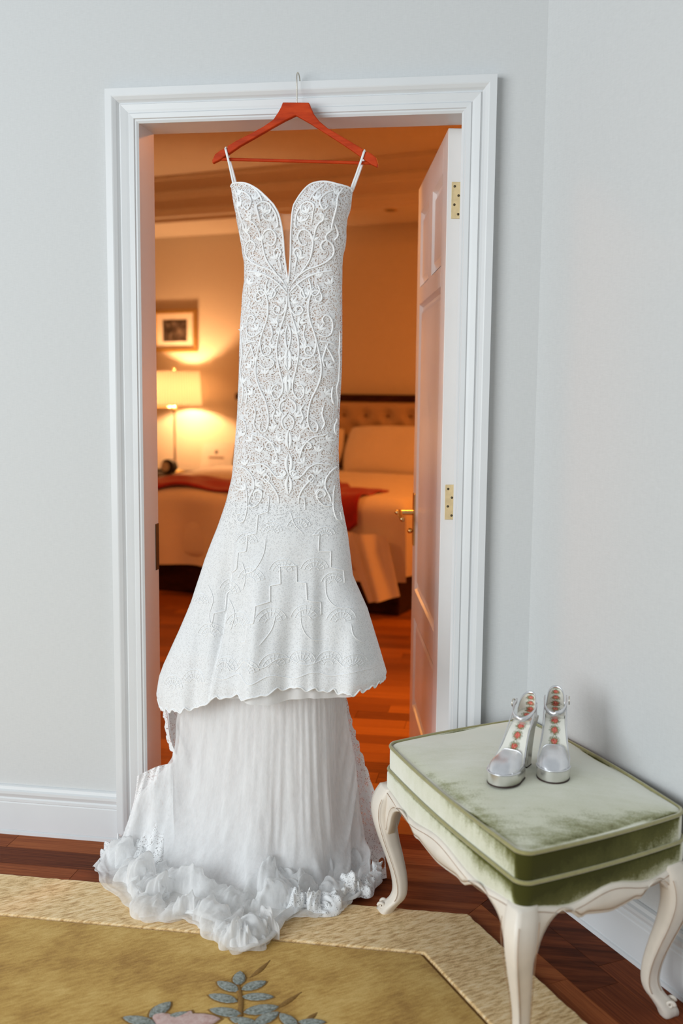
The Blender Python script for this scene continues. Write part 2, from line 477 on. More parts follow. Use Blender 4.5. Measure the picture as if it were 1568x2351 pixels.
# floor slab with its boards
RA = math.radians(16)
tb = np.array([math.cos(RA), -math.sin(RA), 0]); db = np.array([math.sin(RA), math.cos(RA), 0])
OB = np.array([-1.2293, 3.6381, 0])
def BR(s, e_, z=0.0):
    return OB+tb*s+db*e_+np.array([0, 0, z])
WE = 2.2
floor = struct('floor', box(-5.2, 4.2, -3.6, 7.6, -.06, -.010), SUBF)
origin[floor.name] = np.zeros(3)
unit = {}
def plank_mesh():
    v, f = box(-.5, .5, -.5, .5, -1, 0)
    me = bpy.data.meshes.new('plank'); me.from_pydata([tuple(a) for a in v], [], f); me.update(); me.materials.append(FLOORW); return me
PM = plank_mesh()
PMB = PM.copy(); PMB.materials.clear(); PMB.materials.append(FLOORB)
def plank(cx, cy, L, w, ang, me=None):
    o = bpy.data.objects.new('plank', me or PM); link(o); o.parent = floor
    o.location = (cx, cy, 0); o.rotation_euler = (0, 0, ang); o.scale = (L-.0015, w-.0012, .0102)
    return o
def plank_poly(poly):
    v, f = extr([(x, y, 0) for x, y in poly], (0, 0, -.0102))
    o = obj('plank', v, f, FLOORW, floor, smooth=False); return o
rp = random.Random(3)
# border courses along the door wall and along the right wall, mitred at the corner
PW = .0985
bis = np.array([-.4764, -.8792])
def mitre(dist):
    return np.array([XC, 0])+bis*dist/.8792
for k in range(3):
    y1, y0 = -k*PW, -(k+1)*PW
    xm1, xm0 = mitre(k*PW)[0], mitre((k+1)*PW)[0]
    xs = [-1.3]; x = -1.3+rp.uniform(.2, .6)
    while x < .72:
        xs.append(x); x += rp.uniform(.42, .75)
    for i, xa in enumerate(xs):
        if i+1 < len(xs): plank((xa+xs[i+1])/2, (y0+y1)/2, xs[i+1]-xa, PW, 0)
        else: plank_poly([(xa+.0007, y1-.0006), (xm1-.0006, y1-.0006), (xm0-.0006, y0+.0006), (xa+.0007, y0+.0006)])
    # right wall course
    sgn = nw[:2]
    l0a = (mitre(k*PW)-CORN[:2]) @ tw[:2]; l0b = (mitre((k+1)*PW)-CORN[:2]) @ tw[:2]
    ls = [.25+rp.uniform(0, .35)]
    while ls[-1] < 2.0: ls.append(ls[-1]+rp.uniform(.42, .75))
    def P(l, dd): return (CORN[:2]+tw[:2]*l+sgn*dd)
    d0, d1 = k*PW+.0006, (k+1)*PW-.0006
    plank_poly([P(l0a+.001, d0), P(ls[0]-.0007, d0), P(ls[0]-.0007, d1), P(l0b+.001, d1)])
    for a_, b_ in zip(ls[:-1], ls[1:]):
        c_ = P((a_+b_)/2, (d0+d1)/2); plank(c_[0], c_[1], b_-a_, PW, -WA)
# field boards (partly under the rug)
for k in range(3, 9):
    yc = -(k+.5)*PW; x = -1.2+rp.uniform(-.4, 0); xm = mitre((k+.5)*PW)[0]+.05
    d0, d1 = k*PW+.0006, (k+1)*PW-.0006
    l = mitre(k*PW); l0 = (l-CORN[:2]) @ tw[:2]
    while l0 < 2.0:
        n_ = l0+rp.uniform(.5, .8); c_ = CORN[:2]+tw[:2]*(l0+n_)/2+nw[:2]*(d0+d1)/2
        plank(c_[0], c_[1], n_-l0, PW, -WA); l0 = n_
# doorway and bedroom boards
y = 0.0; k = 0
while y < 4.4:
    x = (-1.9 if y > .15 else -.0)
    xe = (2.0 if y > .15 else W_OP)
    if y < .12:
        plank((x+xe)/2, y+PW/2, xe-x, PW, 0)
    else:
        x -= rp.uniform(0, .5)
        while x < xe:
            L = rp.uniform(.7, 1.2); plank(x+L/2, y+PW/2, L, PW, 0, PMB); x += L
    y += PW

# ------------------------------------------------------------------ door casing and jamb
PROF = [(0, 0), (0, .012), (.006, .016), (.010, .016), (.012, .020), (.024, .021), (.027, .018), (.034, .020), (.048, .023), (.050, .019),
        (.053, .018), (.060, .026), (.068, .031), (.071, .032), (.089, .032), (.089, 0)]
def casing_piece(path_fn):
    return None
def casing_leg(side):
    rows = []
    for z in (0.0, 1.0):
        row = []
        for o_, d_ in PROF:
            x = -o_ if side < 0 else W_OP+o_
            zz = 0 if z == 0 else H_OP+o_
            row.append((x, -d_, zz))
        rows.append(row)
    v, f = grid(np.array(rows)); return v, f
def casing_head():
    rows = []
    for e_ in (0, 1):
        rows.append([((-o_ if e_ == 0 else W_OP+o_), -d_, H_OP+o_) for o_, d_ in PROF])
    return grid(np.array(rows))
t1 = empty('trim_1', (W_OP/2, 0, 0), 'white moulded door casing and jamb around the open doorway', None, None, 'structure')
for s_ in (-1, 1):
    v, f = casing_leg(s_); obj('casing_leg', v, f, TRIM, t1, smooth=False)
v, f = casing_head(); obj('casing_head', v, f, TRIM, t1, smooth=False)
v, f = box(-.021, 0, -.0005, JD+.001, 0, H_OP); obj('jamb', v, f, TRIM, t1, smooth=False)
v, f = box(W_OP, W_OP+.021, -.0005, JD+.001, 0, H_OP); obj('jamb', v, f, TRIM, t1, smooth=False)
v, f = box(-.021, W_OP+.021, -.0005, JD+.001, H_OP, H_OP+.021); obj('head_jamb', v, f, TRIM, t1, smooth=False)
v, f = bbox(-.001, .0018, .082, .1095, .808, .946, .001); sp = obj('strike_plate', v, f, DARKM, t1, smooth=False)

# ------------------------------------------------------------------ baseboards
BPROF = [(0, 0), (.017, 0), (.017, .010), (.012, .012), (.014, .014), (.014, .098), (.012, .101), (.016, .104), (.016, .112), (.013, .116), (.018, .128), (.018, .136), (.012, .140), (.010, .149), (.004, .152), (0, .152)]
def baseboard(name, A, B, n):
    A = np.array(A, float); B = np.array(B, float); n = np.array(n, float)
    rows = [[X+n*d_+np.array([0, 0, z_]) for d_, z_ in BPROF] for X in (A, B)]
    v, f = grid(np.array(rows)); m = len(BPROF)
    f = f+[tuple(range(m)), tuple(range(m, 2*m))[::-1]]
    return struct(name, (v, f), TRIM)
baseboard('baseboard_left', (-3.2, 0, 0), (-.0892, 0, 0), (0, -1, 0))
baseboard('baseboard_back', (W_OP+.0892, 0, 0), (XC-.008, 0, 0), (0, -1, 0))
baseboard('baseboard_right', CORN+tw*.012, CORN+tw*3.3, nw)

# ------------------------------------------------------------------ bedroom shell
BZ1, BZ2, BZ3 = 2.655, 2.83, 2.98         # soffit, riser top, tray ceiling
pL, pR = BR(-4.0, WE), BR(2.9, WE)
dxy = lambda p_: (p_[0], p_[1])
struct('wall_bedroom_back', extr([pL, pR, pR+db*.1, pL+db*.1], (0, 0, 3.1)), BWALL)
struct('wall_bedroom_left', extr([pL, (-4.4, JD, 0), (-4.5, JD, 0), pL-tb*.1], (0, 0, 3.1)), BWALL)
struct('wall_bedroom_right', extr([pR, (2.6, JD, 0), (2.7, JD, 0), pR+tb*.1], (0, 0, 3.1)), BWALL)
struct('wall_bedroom_front', mjoin(box(-4.4, -.021, JD, JD+.012, 0, 3.1), box(W_OP+.05, 2.6, JD, JD+.012, 0, 3.1), box(-.021, W_OP+.05, JD, JD+.012, H_OP+.03, 3.1)), BWALL)
struct('ceiling', prismz([(-4.6, JD), (2.8, JD), (pR[0]+.2, pR[1]), (pR[0]+.2, pR[1]+.3), (pL[0]-.3, pL[1]+.3)], BZ3, BZ3+.1), BCEIL)
# dropped soffit along the back wall with stepped cornice
so0, so1 = BR(-4.0, WE), BR(2.9, WE)
SD = .72
struct('ceiling_soffit', extr([so0+np.array([0, 0, BZ1]), so1+np.array([0, 0, BZ1]), so1-db*SD+np.array([0, 0, BZ1]), so0-db*SD+np.array([0, 0, BZ1])], (0, 0, BZ3-BZ1)), BCEIL)
CP = [(0, -.01), (.02, -.01), (.03, .02), (.05, .03), (.05, .07), (.035, .09), (.06, .12), (.09, .15), (.09, .20), (.07, .22), (.11, .26), (.14, .29), (.14, .325), (0, .325)]
rows = [[X-db*(SD+d_)+np.array([0, 0, BZ1+z_]) for d_, z_ in CP] for X in (BR(-4, WE), BR(2.9, WE))]
struct('trim_2', grid(np.array(rows)), BCEIL)
# downlight in the soffit
dlp = onZ(897, 482, BZ1)
dl = empty('downlight', (dlp[0], dlp[1], BZ1), 'small round recessed downlight in the bedroom soffit', 'downlight')
v, f = lathe([(.028, -.001), (.045, -.006), (.052, -.004), (.052, .002)], dl.location, 24); obj('ring', v, f, BRASS, dl)
v, f = lathe([(.0, -.0025), (.03, -.0025), (.03, .0)], dl.location, 20); obj('lens', v, f, BLACK, dl)

# ------------------------------------------------------------------ door leaf
DA = 1.3931
dd = np.array([-math.cos(DA), math.sin(DA), 0]); dn = np.array([-dd[1], dd[0], 0])
DT = .042
P0 = np.array([W_OP, JD+.005, 0])
def DP(d_, n_, z_):      # d along the leaf, n thickness (0..DT towards the opening), z
    return P0+dd*d_+dn*n_+np.array([0, 0, z_])
door = empty('door_1', P0, 'white panelled door standing open into the bedroom', None, None, 'structure')
DW, DH = W_OP-.008, H_OP-.008
def dbox(d0, d1, n0, n1, z0, z1, b=.0015):
    v, f = bbox(d0, d1, n0, n1, z0, z1, b, 1); return xf((v, f), P0, dd, dn)
RT = [(.115, .385), (.49, .765)]
def dpart(name, *a, mat=None, **k):
    v, f = dbox(*a, **k); return obj(name, v, f, mat or DOORP, door, smooth=False)
dpart('stile', 0, .115, 0, DT, .006, DH); dpart('stile', .765, DW, 0, DT, .006, DH)
dpart('rail', .115, .765, 0, DT, .006, .20); dpart('rail', .115, .765, 0, DT, .53, .63)
dpart('rail', .115, .765, 0, DT, 1.64, 1.70); dpart('rail', .115, .765, 0, DT, 1.955, DH)
dpart('mullion', .385, .49, 0, DT, 1.70, 1.955)
def panel(d0, d1, z0, z1):
    g = .034
    ring = lambda i, n_: [DP(d0+i, n_, z0+i), DP(d1-i, n_, z0+i), DP(d1-i, n_, z1-i), DP(d0+i, n_, z1-i)]
    v = np.array(ring(0, DT) + ring(.010, DT-.012) + ring(.018, DT-.013) + ring(g, DT-.005))
    f = []
    for r_ in range(3):
        for k in range(4): f.append((r_*4+k, r_*4+(k+1) % 4, r_*4+4+(k+1) % 4, r_*4+4+k))
    f.append((12, 13, 14, 15))
    vb = np.array(ring(0, .008)); n0 = len(v)
    v = np.concatenate([v, vb]); f += [(n0, n0+1, n0+2, n0+3)]
    obj('panel', v, f, DOORP, door, smooth=False)
panel(.115, .765, .20, .53); panel(.115, .765, .63, 1.64)
panel(.115, .385, 1.70, 1.955); panel(.49, .765, 1.70, 1.955)
def hinge(z0, z1):
    # leaf let into the hinge edge of the door, facing the sitting room
    v, f = xf(bbox(-.0025, .002, .004, .030, z0, z1, .0008, 1), P0, dd, dn)
    h = obj('hinge', v, f, BRASSP, door, smooth=False)
    kn = [DP(-.004, -.001, z) for z in (z0, z1)]
    v, f = tube(kn, .0045, 10); obj('knuckle', v, f, BRASS, h)
    for i, t_ in enumerate((.12, .37, .62, .88)):
        c_ = DP(-.0027, .022 if i % 2 == 0 else .011, z1-(z1-z0)*t_)
        v, f = tube([c_+dd*.002, c_-dd*.0008], .0034, 10); obj('screw', v, f, DARKM, h)
hinge(1.8126, 1.910); hinge(.9816, 1.081); hinge(.14, .24)
# lever handle on the face towards the opening
hp = DP(DW-.06, DT, .905)
v, f = dbox(DW-.082, DW-.036, DT, DT+.006, .785, .975, b=.002); pl = obj('handle_plate', v, f, BRASS, door, smooth=False)
v, f = tube(crom([DP(DW-.059, DT, .905), DP(DW-.059, DT+.03, .905), DP(DW-.059, DT+.058, .905)], 6), [.010]*13, 12); obj('handle_spindle', v, f, BRASS, pl)
v, f = tube(crom([DP(DW-.052, DT+.052, .905), DP(DW-.09, DT+.056, .907), DP(DW-.13, DT+.056, .899), DP(DW-.168, DT+.052, .892)], 6), .0085, 12); obj('handle_lever', v, f, BRASS, pl)
v, f = lathe([(.0, -.009), (.006, -.008), (.009, 0), (.006, .008), (0, .009)], DP(DW-.059, DT+.064, .905), 14); obj('handle_boss', v, f, BRASS, pl)
v, f = lathe([(.0, -.010), (.007, -.008), (.010, 0), (.007, .008), (0, .010)], DP(DW-.059, DT+.016, .838), 14); obj('thumb_turn', v, f, BRASS, pl)

# ------------------------------------------------------------------ bedroom things
def brbox(s0, s1, e0, e1, z0, z1, b=.01, seg=2):
    v, f = bbox(s0, s1, e0, e1, z0, z1, b, seg); return xf((v, f), OB, tb, db)
S0, S1 = -.62, 1.74
bed = empty('bed', BR(.56, 1.05), 'double bed with white duvet, dark wood base and buttoned tan headboard', 'bed')
v, f = brbox(S0+.06, S1-.06, .06, 2.08, .0, .26, .012); obj('base', v, f, DARKW, bed, smooth=False)
v, f = brbox(S0+.02, S1-.02, .02, 2.1, .24, .60, .06, 4); obj('mattress', v, f, BED, bed)
# duvet: draped shell
def duvet_h(s, e_):
    z = .70+.012*math.sin(3.1*s+1)*math.sin(2.3*e_)+.008*math.sin(9*s+4*e_)
    return z
ns, ne = 110, 80
P = np.zeros((ne, ns, 3))
arc_s = np.linspace(-.5, (S1-S0)+.5, ns)
arc_e = np.linspace(-.56, 1.62, ne)
rD = .09
def fold(t, tot):
    """arc length t (0 at the edge start) -> horizontal, drop"""
    return t
for i, ae in enumerate(arc_e):
    for j, as_ in enumerate(arc_s):
        # foot overhang
        def over(a, lim):
            # a<0 : beyond edge by -a ; returns horizontal beyond, vertical drop
            q = -a
            if q <= 0: return 0.0, 0.0
            if q < rD*1.57:
                an = q/rD; return rD*math.sin(an), rD*(1-math.cos(an))
            return rD, rD+(q-rD*1.57)
        he, ve = over(ae-rD*0-.0, 0)
        hs0, vs0 = over(as_, 0); hs1, vs1 = over((S1-S0)-as_, 0)
        s = S0+.09+min(max(as_, 0), S1-S0)*((S1-S0-.18)/(S1-S0))
        s = s-hs0+hs1
        e_ = .09+max(ae, 0)*.98-he
        drop = max(ve, vs0, vs1)
        z = duvet_h(s, e_)-drop
        if drop > .08:
            w = min(1, (drop-.08)/.3)
            lat = .030*w*math.sin(7*s+2.0+2*math.sin(2.3*s))+.015*w*math.sin(17*s)
            e_ -= lat if ve > 0 else 0
            if vs1 > 0: s += .03*w*math.sin(9*e_)
            if vs0 > 0: s -= .03*w*math.sin(9*e_)
            # the corner falls lower
            cr = max(0, (s-1.2)/.35)
            z -= .0
        z = max(z, .165+.02*math.sin(4*s)+(.04 if s > .9 else 0))
        P[i, j] = BR(s, e_, z)
v, f = grid(P); obj('duvet', v, f, BED, bed)
# hanging duvet corner
cs = []
for t_ in np.linspace(0, 1, 16):
    row = []
    for q in np.linspace(-1, 1, 18):
        w = .15-.05*t_
        s = 1.50+.13*t_+q*w
        e_ = -.055-.05*math.cos(q*2.2)*(.4+.6*t_)-.02*math.sin(6*q+2)
        z = .50-.385*t_+.03*q*t_
        row.append(BR(s, e_, z))
    cs.append(row)
v, f = grid(np.array(cs)); obj('duvet_corner', v, f, BED, bed)
# headboard
hb = xf(bbox(S0-.02, S1+.02, 2.11, 2.19, .3, 1.25, .01), OB, tb, db)
hbo = obj('headboard_frame', *hb, DARKW, bed, smooth=False)
v, f = brbox(S0-.05, S1+.05, 2.085, 2.19, 1.245, 1.305, .014); obj('headboard_rail', v, f, DARKW, bed, smooth=False)
# buttoned panel
bs = np.linspace(S0, S1, 150); bz = np.linspace(.35, 1.245, 70)
btn = []
for r_ in range(8):
    z = 1.135-.108*r_
    for k in range(-6, 9):
        s = .36+k*.194+(.097 if r_ % 2 else 0)
        if S0+.04 < s < S1-.04 and z > .7: btn.append((s, z))
B_ = np.array(btn)
P = np.zeros((70, 150, 3))
for i, z in enumerate(bz):
    for j, s in enumerate(bs):
        dmin = np.min(np.hypot(B_[:, 0]-s, (B_[:, 1]-z)))
        dep = .035*(1-math.exp(-(dmin/.045)**2))
        ed = min(1, min(s-S0, S1-s, 1.245-z)/.03); dep *= max(0, ed)**.5
        P[i, j] = BR(s, 2.105-dep, z)
v, f = grid(P); hpan = obj('headboard_panel', v, f, HEADB, bed)
for s, z in btn:
    v, f = lathe([(0, -.010), (.010, -.008), (.014, 0), (.010, .008), (0, .010)], BR(s, 2.10, z), 10); obj('button', v, f, BUTN, hpan)
# pillows
def pillow(s, e_, z, w, h, d, tilt, label):
    p_ = np.zeros((28, 36, 3)); q_ = np.zeros((28, 36, 3))
    o_ = BR(s, e_, z)
    cz, sz = math.cos(tilt), math.sin(tilt)
    for i, b_ in enumerate(np.linspace(-1, 1, 28)):
        for j, a_ in enumerate(np.linspace(-1, 1, 36)):
            th = d*max(0, (1-a_**4)*(1-b_**4))**.55
            x = a_*w*(1-.06*b_*b_); y_ = b_*h*(1-.07*a_*a_)
            for sg, arr in ((1, p_), (-1, q_)):
                n_ = sg*th*.5
                arr[i, j] = o_+tb*x+db*(y_*sz*.9+n_*(-cz))+np.array([0, 0, y_*cz+n_*sz])
    a1 = grid(p_); a2 = grid(q_)
    v, f = mjoin(a1, a2)
    po = obj('pillow', v, f, BED, None, org=(o_[0], o_[1], o_[2]-h*math.cos(tilt)))
    return tag(po, label, 'pillow', 'pillows against the headboard')
pillow(.98, 1.86, .875, .50, .21, .18, .5, 'plump white pillow leaning on the headboard, seen beside the door')
pillow(.02, 1.86, .865, .44, .20, .18, .5, 'white pillow leaning on the headboard, mostly hidden behind the dress')
# folded sheet fold line at the pillows
v, f = brbox(S0+.06, S1-.06, 1.42, 2.05, .60, .705, .04, 4); obj('top_sheet', v, f, BED, bed)
# red throw across the foot
nl, nb = 70, 22
P = np.zeros((nb, nl, 3))
for j, t_ in enumerate(np.linspace(0, 1, nl)):
    s = -.42+t_*1.86
    e0 = .00+.06*math.sin(3*s+.5)-.02; e1 = .42+.10*math.sin(2.2*s+1.2)
    if s > .65: e1 = .42+.5*max(0, 1-abs(s-.85)/.35)+.05; e0 = .02
    if s > 1.1: e0 = .02-.22*max(0, 1-abs(s-1.38)/.22)
    for i, b_ in enumerate(np.linspace(0, 1, nb)):
        ae = e0+(e1-e0)*b_
        wob = .010*math.sin(23*ae+5*s)+.008*math.sin(14*s-9*ae)
        if ae < .09:
            an = min((.09-ae)/.1, 1.5); e_ = .09-.115*math.sin(an); z = duvet_h(s, .09)-.105*(1-math.cos(an))+.022
            if (.09-ae) > .15: z -= (.09-ae)-.15
        else: e_ = ae; z = duvet_h(s, e_)+.022
        P[i, j] = BR(s, e_-abs(wob)*.5, z+wob)
v, f = grid(P)
thr = obj('throw', v, f, RED, None, org=tuple(BR(.5, .2, .70)))
tag(thr, 'red knitted throw spread across the foot of the bed', 'throw')
m_ = thr.modifiers.new('thick', 'SOLIDIFY'); m_.thickness = .012
# nightstand
ns_ = empty('nightstand', BR(-1.24, 1.9), 'dark wooden nightstand beside the bed under the lamp', 'nightstand')
v, f = brbox(-1.70, -.72, 1.58, 2.17, .585, .615, .006); obj('top', v, f, DARKW, ns_, smooth=False)
v, f = brbox(-1.66, -.76, 1.62, 2.15, .12, .585, .006); obj('body', v, f, DARKW, ns_, smooth=False)
for s in (-1.62, -.80):
    for e_ in (1.66, 2.1):
        v, f = brbox(s-.025, s+.025, e_-.025, e_+.025, 0, .13, .004); obj('leg', v, f, DARKW, ns_, smooth=False)
for z0, z1 in ((.15, .34), (.36, .565)):
    v, f = brbox(-1.62, -.80, 1.605, 1.625, z0, z1, .004); dr = obj('drawer', v, f, DARKW, ns_, smooth=False)
    v, f = lathe([(0, -.012), (.010, -.008), (.013, 0), (.010, .008), (0, .012)], BR(-1.21, 1.597, (z0+z1)/2), 12); obj('knob', v, f, BRASS, dr)
# lamp
LP = BR(-1.158, 1.9, .615)
lamp = empty('table_lamp', LP, 'lit table lamp with pleated cream drum shade and slim brass stem', 'lamp')
v, f = lathe([(0, 0), (.085, 0), (.085, .012), (.05, .02), (.02, .03), (.012, .05), (0, .05)], LP, 28); obj('base', v, f, BRASS, lamp)
v, f = tube([LP+np.array([0, 0, z]) for z in (.04, .3, .60, .80)], .008, 10); obj('stem', v, f, BRASS, lamp)
NP = 120
rows = []
for z, r0 in ((.578, .230), (.87, .212)):
    rows.append([LP+np.array([(r0+(.004 if k % 2 else -.004))*math.cos(2*math.pi*k/NP), (r0+(.004 if k % 2 else -.004))*math.sin(2*math.pi*k/NP), z]) for k in range(NP)])
v, f = grid(np.array(rows), True); obj('shade', v, f, SHADE, lamp, smooth=False)
for z, r0 in ((.578, .232), (.87, .214)):
    v, f = tube([LP+np.array([r0*math.cos(2*math.pi*k/48), r0*math.sin(2*math.pi*k/48), z]) for k in range(48)], .004, 6, closed=True); obj('shade_ring', v, f, SATIN, lamp)
v, f = tube([LP+np.array([0, 0, .80]), LP+np.array([0, 0, .885])], .004, 8); st = obj('harp', v, f, BRASS, lamp)
v, f = lathe([(0, 0), (.012, .003), (.014, .014), (.006, .024), (0, .028)], LP+np.array([0, 0, .88]), 14); obj('finial', v, f, BRASS, st)
v, f = tube([LP+np.array([0, 0, .56])-tb*.02, LP+np.array([0, 0, .56])-tb*.26], .007, 8); obj('swing_arm', v, f, BRASS, lamp)
v, f = lathe([(.0, -.03), (.02, -.028), (.022, 0), (.01, .02), (0, .022)], LP+np.array([0, 0, .552]), 16); obj('socket', v, f, BRASS, lamp)
def point(name, loc, power, col, r=.04):
    l = bpy.data.lights.new(name, 'POINT'); l.energy = power; l.color = col; l.shadow_soft_size = r
    o = bpy.data.objects.new(name, l); link(o); o.location = loc; return o
WARM = (1.0, .275, .035)
point('bedside_bulb', LP+np.array([0, 0, .70]), 52, (1.0, .51, .22), .045)
point('far_bedside_fill', BR(2.35, 1.85, 1.30), 14, WARM, .06)  # added warm light past the bed's far side, no lamp stands there
area_light('bedroom_warm_fill', (1.55, 2.7, BZ3-.05), (1.2, 2.7, 0), .7, .7, 50, WARM)  # added warm fill below the ceiling, no fitting; set aside from the doorway
area_light('bedroom_warm_fill', (-2.6, 1.25, BZ3-.05), (-2.2, 1.6, 0), .7, .7, 42, (1.0, .33, .08))  # second added fill, brightens the duvet and the open door's face
sl = bpy.data.lights.new('doorway_downlight', 'SPOT'); sl.energy = 230; sl.color = (1.0, .38, .06); sl.spot_size = math.radians(40); sl.spot_blend = .7; sl.shadow_soft_size = .05
so_ = bpy.data.objects.new('doorway_downlight', sl); link(so_); so_.location = (.55, 1.08, BZ3-.03)
# picture
PX0, PX1, PZ0, PZ1 = -1.57, -1.105, 1.655, 2.03
pc = empty('picture_frame', BR((PX0+PX1)/2, WE-.02, PZ0), 'gilt-framed dark monochrome print with cream mat above the lamp', 'picture')
for a in ((PX0, PX1, PZ1-.038, PZ1), (PX0, PX1, PZ0, PZ0+.038), (PX0, PX0+.038, PZ0+.0382, PZ1-.0382), (PX1-.038, PX1, PZ0+.0382, PZ1-.0382)):
    v, f = brbox(a[0], a[1], WE-.035, WE-.001, a[2], a[3], .006); obj('frame_side', v, f, GOLD, pc, smooth=False)
v, f = brbox(PX0+.03, PX1-.03, WE-.016, WE-.003, PZ0+.03, PZ1-.03, .001); obj('mat', v, f, MATB, pc, smooth=False)
v, f = brbox(PX0+.105, PX1-.105, WE-.018, WE-.004, PZ0+.095, PZ1-.09, .001); obj('print', v, f, PRINT, pc, smooth=False)
# clock, tray, card on the nightstand
ck = empty('alarm_clock', BR(-1.08, 1.68, .615), 'small black bedside clock with a pale face at the lamp foot', 'clock')
cc = BR(-1.08, 1.70, .615+.066)
ring = lambda r0, e0, e1: (lambda a, b_: (a, b_))(*tube([cc+db*e0, cc+db*e1], r0, 28))
v, f = ring(.064, -.03, .03); obj('case', v, f, BLACK, ck, auto=40)
v, f = tube([cc+db*-.034-tb*.02, cc+db*-.026-tb*.02], .040, 28); obj('face', v, f, CARD, ck, auto=40)
tr_ = obj('tray', *mjoin(brbox(-1.50, -1.17, 1.62, 1.80, .615, .628, .004), brbox(-1.50, -1.17, 1.62, 1.635, .62, .65, .004), brbox(-1.50, -1.17, 1.785, 1.80, .62, .65, .004)), BLACK, None, smooth=False, org=tuple(BR(-1.33, 1.7, .615)))
tag(tr_, 'low black tray on the nightstand beside the clock', 'tray')
tc = empty('tent_card', BR(-.79, 2.1, .615), 'folded cream card with a small dark emblem standing by the bed', 'card')
cardv = np.array([BR(-.98, 2.00, .615), BR(-.66, 2.00, .615), BR(-.66, 2.08, .885), BR(-.98, 2.08, .865), BR(-.98, 2.16, .615), BR(-.66, 2.16, .615)])
o_ = obj('folded_card', cardv, [(0, 1, 2, 3), (3, 2, 5, 4)], CARD, tc, smooth=False); o_.modifiers.new('t', 'SOLIDIFY').thickness = .003
def cardp(a_, b_): return cardv[0]+(cardv[1]-cardv[0])*a_+(cardv[3]-cardv[0])*b_-db*.004
em = [cardp(.46+.05*math.cos(t_), .72+.07*math.sin(t_)) for t_ in np.linspace(0, 2*math.pi, 12, False)]
v, f = extr(em, db*.002); obj('emblem', v, f, BLACK, tc, smooth=False)
v, f = extr([cardp(.24, .50), cardp(.72, .50), cardp(.72, .56), cardp(.24, .56)], db*.002); obj('text_line', v, f, BUTN, tc, smooth=False)

# ------------------------------------------------------------------ rug
RUGT = .013
rA = np.array([-1.6, -.287]); rC = np.array([.9517, -.278])
wr = math.radians(-57.5); ru = np.array([math.cos(wr), math.sin(wr)])
rEnd = rC+ru*2.2
rug = empty('rug', (.2, -1.0, 0), 'thick gold wool rug with ridged beige border and carved leaf spray', 'rug')
iC = np.array([.8511, -.4831]); iA = np.array([-1.6, -.500])
iEnd = iC+ru*2.0
def rugslab(poly, z1, name, mat, res=None):
    v, f = extr([(x, y, 0.0) for x, y in poly], (0, 0, z1))
    o = obj(name, v, f, mat, rug, smooth=False); bevel_obj(o, .005, 3); return o
rugslab([rA, rC, rEnd, (rEnd[0], -3.2), (-1.6, -3.2)], .006, 'backing', RUGG)
g = .0022
# border: two mitred strips of ridged pile ; outer edge slightly uneven
def wavy(A, B, n, amp, seed):
    r_ = random.Random(seed); A = np.array(A); B = np.array(B); t_ = B-A; L = np.linalg.norm(t_); nn = np.array([-t_[1], t_[0]])/L
    return [A+t_*k/n+nn*r_.uniform(-amp, amp) for k in range(n+1)]
top = wavy(rA, rC, 160, .0016, 1)
rgt = wavy(rC, rEnd, 160, .0016, 2)
gn = np.array([-ru[1], ru[0]])*g
rugslab(top+rgt[1:]+[iEnd+gn, iC+gn+np.array([.0, g*.6]), iA+np.array([0, g])], RUGT, 'border', RUGB)
rugslab([iA-np.array([0, g]), iC-np.array([.3*g, g])-gn, iEnd-gn, (iEnd[0], -3.1), (-1.6, -3.1)], RUGT-.001, 'field', RUGF)
# carved leaves
LEAF = {}
def leafmesh(mat):
    v = []; f = []
    prof = [(-1, .0), (-.75, .26), (-.4, .44), (0, .48), (.4, .40), (.75, .22), (1.0, .0)]
    n = len(prof)
    for zf, sc in ((0, 1.0), (.8, .92), (1.0, .6)):
        for x, w in prof: v.append((x*sc, w*sc, zf))
        for x, w in prof[::-1][1:-1]: v.append((x*sc, -w*sc, zf))
    m = 2*n-2
    for r_ in range(2):
        for k in range(m): f.append((r_*m+k, r_*m+(k+1) % m, r_*m+m+(k+1) % m, r_*m+m+k))
    f.append(tuple(range(2*m, 3*m)))
    me = bpy.data.meshes.new('leaf'); me.from_pydata(v, [], f); me.update(); me.materials.append(mat)
    me.polygons.foreach_set('use_smooth', [True]*len(me.polygons))
    return me
LM, PM2 = leafmesh(RUGL), leafmesh(RUGP)
GM = leafmesh(RUGG)
def rugleaf(px, py, L, ang, name='leaf', me=None, w=1.0):
    q = onZ(px, py, RUGT)
    o = bpy.data.objects.new(name, me or LM); link(o); o.parent = rug
    o.location = (q[0]-.2, q[1]+1.0, RUGT-.002); o.rotation_euler = (0, 0, ang); o.scale = (L, L*w, .006)
    g_ = bpy.data.objects.new('carved_groove', GM); link(g_); g_.parent = rug
    g_.location = (q[0]-.2, q[1]+1.0, RUGT-.0025); g_.rotation_euler = (0, 0, ang); g_.scale = (L*1.22, L*w*1.35, .0022)
R = math.radians
for px, py, L, an, w in [(549, 2246, .028, 100, 1.1), (523, 2265, .033, 155, .9), (583, 2263, .032, 40, .95), (512, 2292, .036, 170, .8), (592, 2289, .036, 10, .75), (518, 2324, .038, 175, .8),
                    (600, 2318, .040, 25, .85), (368, 2318, .034, 65, 1.0), (408, 2332, .026, 35, .8), (320, 2344, .040, 172, .75), (612, 2338, .034, 50, .9), (662, 2343, .032, 140, .9), (560, 2346, .034, 170, .8), (716, 2347, .03, 10, .7)]:
    rugleaf(px, py, L, R(an), w=w)
rugleaf(448, 2345, .055, R(20), 'petal', PM2, 1.0); rugleaf(385, 2347, .05, R(150), 'petal', PM2, 1.0); rugleaf(415, 2351, .05, R(80), 'petal', PM2, 1.1)
q0, q1, q2 = onZ(545, 2262, RUGT), onZ(553, 2300, RUGT), onZ(548, 2351, RUGT)
